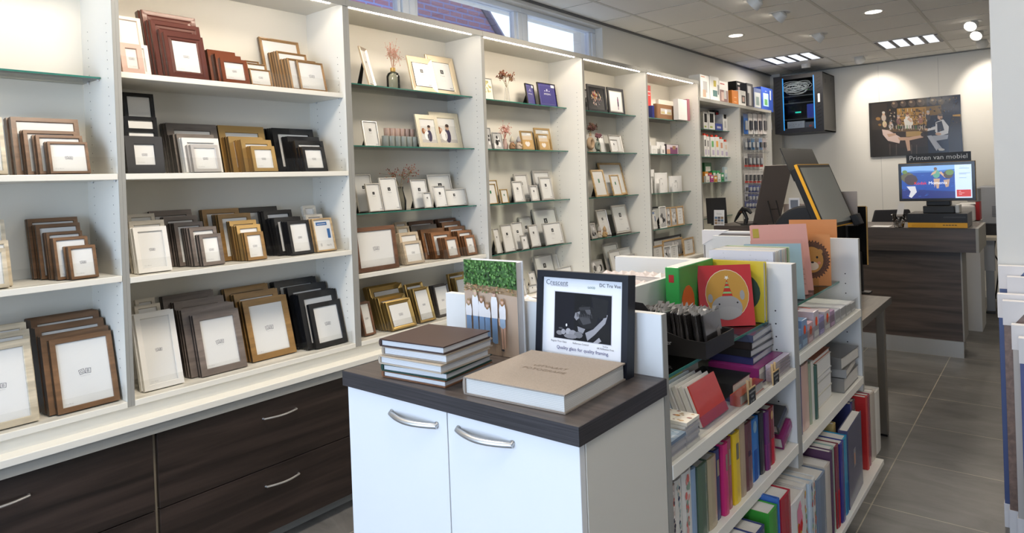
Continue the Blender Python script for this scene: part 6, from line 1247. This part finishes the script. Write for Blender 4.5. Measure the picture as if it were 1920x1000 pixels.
# books on the cabinet
zz = 1.0855
ST = [(.0165, (.20, .09, .045), 'copper brown album, lowest of the pile', 2), (.0175, (.012, .05, .035), 'dark green album, second of the pile', 4), (.020, (.46, .38, .29), 'cream covered album in the middle of the pile', 1), (.021, (.36, .29, .22), 'taupe album, second from the top of the pile', 3), (.0185, (.055, .030, .024), 'dark brown album on top of the pile', 3)]
for i, (th, c, lab, ro) in enumerate(ST):
    o = book('linen_album', lab+' on the cabinet', 'album', (-1.270+.004*(i % 2), 1.036-.004*(i % 3), zz), .197, .182, th-.0006, c, rot=180+ro+3, flat=True, group='albums piled on the white cabinet', m=SATIN, pages=(.66, .66, .66))
    zz += th
o = book('large_album', 'large beige linen album with stamped title lying on the cabinet', 'album', (-1.008, 1.045, 1.0855), .258, .262, .038, (.30, .25, .205), rot=183, flat=True, m=CLOTH, pages=(.66, .64, .60))
q = MB()   # local frame of the lying book: +Y is up, X from spine, Z along the depth
for i, s in enumerate(('UITVAART', 'FOTOGRAFIE')): q.text(s, .019, (-.128, .0194, .145-.026*i), (-1, 0, 0), (0, 0, 1), (.20, .15, .11))
q.build('stamped_title', PAPER, o)
# family photo book
xL, xR = x_at(871, 1.335, 1.3), x_at(969, 1.335, 1.3); ht = z_at(489, (xL+xR)/2, 1.335)-1.0855; w = xR-xL
t = thing('family_photo_book', 'upright photo book with a family of six in white shirts', 'photo book', (xL, 1.333, 1.0855))
MB().box(0, w, 0, .003, 0, ht, (.5, .5, .5)).box(0, w, .027, .03, 0, ht, (.7, .7, .7)).box(-.001, .003, .0002, .0298, 0, ht, (.3, .4, .3)).build('cover', GLOSS, t); MB().box(.003, w-.004, .003, .027, .003, ht-.003, (.74, .73, .74)).build('pages', PAPER, t)
q = MB(); q.n = 0
def F(pts, c): q.n += 1; q.poly([(u*w, -.0002-.00002*q.n, v*ht) for u, v in pts], c)
def FE(u, v, ru, rv, c, n=9): F([(u+ru*math.cos(6.283*k/n), v+rv*math.sin(6.283*k/n)) for k in range(n)], c)
F([(0, 0), (1, 0), (1, 1), (0, 1)], (.46, .34, .25)); F([(0, .74), (.5, .72), (1, .70), (1, 1), (0, 1)], (.05, .13, .03)); F([(0, .68), (1, .64), (1, .71), (0, .75)], (.30, .20, .11)); random.seed(44)
for k in range(340): u = random.uniform(0, 1); v = random.uniform(.73, 1); r = random.uniform(.01, .03); FE(min(.98, max(.02, u)), min(.985, v), min(r, .02), r*.6, random.choice([(.03, .09, .02), (.07, .18, .04), (.11, .25, .06), (.02, .05, .015), (.15, .3, .09)]), 5)
for k in range(70): FE(random.uniform(.03, .97), random.uniform(.66, .74), .02, .008, random.choice([(.35, .2, .08), (.2, .12, .05), (.45, .32, .2), (.12, .15, .05)]), 5)
for u, top, hc, leg, fem in ((.11, .57, (.42, .28, .14), 0, 1), (.245, .67, (.62, .5, .3), 0, 1), (.365, .61, (.36, .2, .1), 0, 1), (.475, .55, (.40, .24, .12), 0, 1), (.61, .67, (.2, .12, .07), 0, 0), (.76, .60, (.42, .22, .1), 1, 1)):
    b = .15 if leg else .16
    if leg: F([(u-.04, .36), (u-.02, .08), (u, .08), (u+.0, .36)], (.55, .33, .24)); F([(u+.01, .36), (u+.02, .10), (u+.04, .10), (u+.05, .36)], (.55, .33, .24)); FE(u-.01, .075, .03, .012, (.04, .04, .05))
    F([(u-.048, .43), (u+.048, .43), (u+.052, .32 if leg else .14), (u+.005, .30 if leg else .13), (u-.005, .30 if leg else .13), (u-.052, .32 if leg else .15)], (.16, .26, .42) if not leg else (.32, .42, .55)); F([(u-.045, top-.045), (u+.045, top-.045), (u+.062, top-.10), (u+.058, .40), (u-.055, .40), (u-.062, top-.10)], (.74, .73, .74))
    if fem: FE(u, top-.03, .038, .038, tuple(v*.7 for v in hc))
    FE(u, top-.02, .027, .026, (.58, .38, .29)); FE(u, top-.0, .030, .014, tuple(v*.8 for v in hc)); F([(u-.078, top-.19), (u-.058, top-.19), (u-.05, .33), (u-.07, .33)], (.58, .38, .29)) if leg else None
q.build('cover_photo', GLOSS, t)
# black box frame with a monochrome portrait
by = 1.318; xr_, xl_ = x_at(1175, by, 1.09), x_at(1003, by, 1.09); L = math.radians(6)
h = .25
for _ in range(5): h = (z_at(512, (xl_+xr_)/2, by+h*math.sin(L))-1.0855)/math.cos(L)
w = xr_-xl_; t = thing('box_frame', 'deep black frame with a monochrome portrait leaning on the cabinet', 'picture frame', (xl_, by, 1.0862), (-L, 0, 0))
bd = .016; dp = .034
q = MB(); P = [(0, dp), (0, 0), (bd, 0), (bd, .008)]
lo = [[(u, y, u), (w-u, y, u), (w-u, y, h-u), (u, y, h-u)] for u, y in P]; q.add([p for l in lo for p in l], [(i*4+k, i*4+(k+1) % 4, (i+1)*4+(k+1) % 4, (i+1)*4+k) for i in range(3) for k in range(4)], (.004, .005, .010)); q.build('moulding', SATIN, t)
MB().box(.004, w-.004, .012, dp-.002, .004, h-.004, (.03, .03, .03)).build('backing', PAPER, t)
q = MB(); q.n = 0
def X_(px, py): return (px-1016)/(1188-1016+.0), (py-512)/(700-512.)
def A_(pts, c): q.n += 1; q.poly([(bd+u*(w-2*bd), .0075-.00002*q.n, bd+v*(h-2*bd)) for u, v in pts], c)
def AE(u, v, ru, rv, c, n=10, ro=0): A_([(u+ru*math.cos(6.283*k/n)*math.cos(ro)-rv*math.sin(6.283*k/n)*math.sin(ro), v+ru*math.cos(6.283*k/n)*math.sin(ro)+rv*math.sin(6.283*k/n)*math.cos(ro)) for k in range(n)], c)
A_([(0, 0), (1, 0), (1, 1), (0, 1)], (.74, .75, .78)); A_([(.145, .26), (.875, .26), (.875, .84), (.145, .84)], (.55, .55, .58)); a0, a1, b0, b1 = .155, .865, .27, .83; A_([(a0, b0), (a1, b0), (a1, b1), (a0, b1)], (.008, .008, .012))
def G(u): return a0+(a1-a0)*u
def H_(v): return b0+(b1-b0)*v
def B_(pts, g):
    g = g*.55 if g < .2 else g*.8
    A_([(G(u), H_(v)) for u, v in pts], (g, g, g*1.08))
B_([(.36, .0), (.66, 0), (.66, 1), (.36, 1)], .012); B_([(.42, .66), (.5, .76), (.68, .72), (.78, .55), (.72, .3), (.55, .26), (.44, .36), (.40, .5)], .025); B_([(.44, .70), (.64, .74), (.62, .66), (.46, .64)], .06); B_([(.38, .58), (.46, .62), (.45, .48), (.40, .42), (.36, .48)], .28); B_([(.44, .50), (.62, .54), (.66, .40), (.52, .34)], .10)
B_([(.55, .66), (.64, .68), (.66, .56), (.58, .58)], .16); B_([(.42, .30), (.56, .26), (.52, .16), (.44, .2)], .30); B_([(.56, .18), (.70, .28), (.86, .5), (.90, .62), (.94, .6), (.90, .42), (.72, .16), (.60, .02)], .34); B_([(.60, .02), (.72, .16), (.9, .42), (.96, .4), (1, .0), (.6, 0)], .02); B_([(.70, .0), (.80, .12), (.84, .05), (.78, 0)], .4); B_([(.66, .95), (.95, .9), (.92, .55), (.8, .5), (.70, .7)], .025)
for u, v, ru, rv, g in ((.10, .12, .06, .05, .20), (.17, .15, .04, .06, .30), (.26, .16, .05, .08, .34), (.34, .14, .07, .07, .26), (.44, .12, .08, .07, .16), (.30, .07, .12, .05, .22), (.48, .22, .05, .04, .24), (.12, .22, .04, .02, .08)): AE(G(u), H_(v), ru*.71, rv*.56, (g, g, g*1.08))
AE(G(.225), H_(.30), .01, .018, (.7, .7, .72)); 
for k in range(14): u = .4+.02*k; B_([(u, .60-.02*(k % 3)), (u+.012, .60-.02*(k % 3)), (u+.02, .5), (u+.01, .5)], .05+.04*(k % 2))
def T_(s, size, u, v, c=(.12, .12, .15), al=.5): q.n += 1; q.text(s, size, (bd+u*(w-2*bd), .0073-.00002*q.n, bd+v*(h-2*bd)), (1, 0, 0), (0, 0, 1), c, align=al)
T_('Crescent', .018, .035, .91, (.16, .17, .2), 0); T_('MATBOARDS & FRAMING', .0045, .10, .895, (.25, .25, .3), 0); T_('GOOD', .007, .62, .895, (.1, .2, .15)); T_('DC Tru Vue', .0115, .845, .925, (.05, .05, .06)); T_('Regular Float Glass', .006, .22, .225); T_('Reflection Control', .006, .5, .225); T_('TruVue', .005, .80, .235); T_('AR Reflection Free', .006, .80, .205); T_('Quality glass for quality framing.', .0115, .52, .145, (.06, .06, .2))
q.build('framed_print', PAPER, t)

# ================================================================== table behind the gondola and what stands on it
t = thing('side_table', 'grey oak table with steel legs behind the gondola', 'table', (-1.2, 3.9, 0)); o = MB().box(-.45, .45, -.46, .46, .762, .80).build('table_top', mat('grey oak laminate', (.20, .175, .15), rough=.32, wood=.25, noise=(40, 3, 3)), t, bevel=.001)
MB().box(.4502, .4515, -.46, .46, .762, .80, (.12, .11, .10)).box(-.45, .45, -.4615, -.4602, .762, .80, (.12, .11, .10)).build('edge_band', SATIN, t)
for sx in (-1, 1):
    for sy in (-.8, 1): l = MB().box(sx*.40-.022, sx*.40+.022, sy*.41-.022, sy*.41+.022, .012, .762, (.30, .27, .23)).build('leg', METAL, t, bevel=.005); MB().box(sx*.40-.018, sx*.40+.018, sy*.41-.018, sy*.41+.018, 0, .012, BK).build('foot', SATIN, l)
# second kiosk on the table: landscape screen turned to the aisle, leaning back
t = thing('touch_screen', 'tilted touch screen with orange rim on the table behind the gondola', 'screen', (-1.07, 4.06, .8005))
R = Matrix.Translation((.13, 0, .43)) @ Matrix.Rotation(math.radians(-4), 4, 'Z') @ Matrix.Rotation(math.radians(-21), 4, 'Y')
def tk(n, m, *bx, par=t, bevel=0):
    q = MB(); q.T = R
    for x in bx: q.box(*x)
    return q.build(n, m, par, bevel)
tk('rear_shell', SATIN, (-.045, -.012, -.255, .255, .01, .365, BK), bevel=.004)
tk('orange_rim', SATIN, (-.0118, .004, -.262, .262, 0, .38, (.72, .36, .02)))
tk('bezel', SATIN, (.0041, .006, -.256, .256, .006, .374, BK))
tk('dark_screen', mat('screen off', attr=True, rough=.05, spec=.9), (.0061, .007, -.24, .24, .022, .358, (.42, .43, .40)))
tk('sign_panel', SATIN, (-.05, -.046, -.25, .25, .30, .50, (.012, .012, .012)))
q = MB(); q.T = Matrix.Translation((-.02, -.06, 0)); q.prism([(-.02+.19*math.cos(a), 0, .36+.19*math.sin(a)) for a in [math.pi*(.35+.75*k/14) for k in range(15)]]+[(-.12, 0, .02), (.05, 0, .02), (.08, 0, .42)], (0, .12, 0), BK); q.build('rounded_stand', SATIN, t, bevel=.01)
MB().box(-.16, .12, -.14, .14, 0, .03, BK).build('foot', SATIN, t, bevel=.004)
tk('card_reader', SATIN, (.008, .05, .20, .262, -.02, .045, BK), bevel=.004)
# taupe board on a post and black panel with gold edge behind it
xt = x_at(1573, 4.33, 1.3)
t = thing('sample_board', 'taupe board on a thin post beside the tilted touch screen', 'board', (xt+.03, 4.375, .8005))
MB().box(-.075, .062, -.003, .003, .41, .615, (.24, .21, .19)).build('panel', SATIN, t); MB().tube([(0, 0, .0), (0, 0, .41)], .006, BK, 8).lathe([(.035, 0), (.035, .006), (.008, .008)], BK).build('post', SATIN, t)
xt = x_at(1592, 4.42, 1.1)
t = thing('table_screen', 'black panel with thin gold edge at the far end of the table', 'screen', (xt+.01, 4.43, .8005))
MB().box(-.06, .10, -.045, .03, 0, .012, BK).box(.02, .06, -.02, .01, .012, .25, BK).build('stand', SATIN, t, bevel=.003)
MBK = mat('matt black', (.004, .004, .004), rough=.8, spec=.1)
for nm, bxs, mm in (('panel', [(-.02, 0, -.13, .092, 0, .35, (.004, .004, .004))], MBK), ('gold_edge', [(-.021, .002, .0925, .098, 0, .35, (.50, .30, .08)), (-.021, .002, -.13, .092, .3505, .354, (.40, .26, .08))], SATIN)):
    q = MB(); q.T = Matrix.Translation((-.01, .0, .17)) @ Matrix.Rotation(math.radians(-86), 4, 'Z') @ Matrix.Rotation(math.radians(-4), 4, 'Y')
    for x in bxs: q.box(*x)
    q.build(nm, mm, t)
# wrapped white picture with corner protectors
xa, xb_ = x_at(1318, 3.62, 1.2), x_at(1470, 3.62, 1.2); zt3 = z_at(434, (xa+xb_)/2, 3.62)
t = thing('wrapped_picture', 'large white picture with cardboard corner protectors on the table behind the gondola', 'picture', (xa, 3.62, .8005)); w = xb_-xa; h = zt3-.8005
MB().box(0, w, 0, .03, 0, h, (.70, .70, .70)).build('panel', GLOSS, t, bevel=.002); 
MB().box(.005, w-.005, -.0012, -.0004, h-.028, h-.012, (.22, .2, .19)).box(.004, .012, -.0012, -.0004, .01, h-.08, (.25, .23, .22)).build('foam_edge', PAPER, t)
for a, s in ((0, 1), (w, -1)): MB().prism([(a-s*.004, -.003, h+.004), (a+s*.14, -.003, h+.004), (a-s*.004, -.003, h-.08)], (0, .037, 0), (.72, .70, .71)).build('corner_protector', PAPER, t)

t = thing('leather_chair', 'black leather chair behind the table end, only its back in sight', 'chair', (-1.30, 4.80, 0), (0, 0, .3))
MB().box(-.24, .24, 0, .07, .50, .93, (.010, .010, .010)).build('backrest', SATIN, t, bevel=.025); MB().box(-.24, .24, -.005, .45, .42, .50, (.010, .010, .010)).build('seat', SATIN, t, bevel=.02)
for sx in (-.2, .2):
    for sy in (.04, .41): MB().tube([(sx, sy, .42), (sx, sy, .0)], .013, (.3, .3, .3), 8).build('leg', METAL, t)

# ================================================================== wrapped canvases leaning on the partition
CV = [(3.600, 1880, 500, (.05, .09, .25), (.10, .14, .28), 'furthest navy canvas of the leaning row, its white corner highest'), (3.545, 1896, 521, (.68, .64, .62), (.6, .55, .5), 'cream canvas, second from the partition'), (3.480, 1877, 553, (.03, .05, .16), (.06, .09, .22), 'navy edged canvas sticking out furthest into the aisle'), (3.425, 1886.5, 566, (.17, .105, .08), (.2, .13, .1), 'brown wood edged canvas beside the navy one'), (3.360, 1902, 611, (.36, .32, .29), (.5, .46, .42), 'foil-wrapped grey canvas in front of the brown one'), (3.300, 1915, 636, (.04, .06, .18), (.08, .1, .25), 'nearest navy canvas cut by the edge of the photo')]
for i, (y, px, py, side, face, lab) in enumerate(CV):
    x = x_at(px, y, .6); z1 = z_at(py, x, y); w = .75-.04*i
    t = thing('wrapped_canvas', lab, 'canvas', (x, y, .0005), group='wrapped canvases leaning on the partition')
    MB().box(0, w, 0, .038, 0, z1, side).box(.001, w-.001, -.0005, 0, .001, z1-.001, face).build('canvas_body', GLOSS if i != 3 else WOODF, t)
    for zz_, s in ((z1, 1), (0, -1)):
        for xx, sx in ((0, 1), (w, -1)):
            q = MB(); zb = zz_+(.003 if s > 0 else 0)
            pts = [(xx-sx*.003, -.003, zb), (xx+sx*.11, -.003, zb), (xx+sx*.09, -.003, zb-s*.02), (xx+sx*.03, -.003, zb-s*.10), (xx-sx*.003, -.003, zb-s*.10)]
            q.prism(pts, (0, .043, 0), (.74, .72, .72)); q.build('corner_protector', PAPER, t)
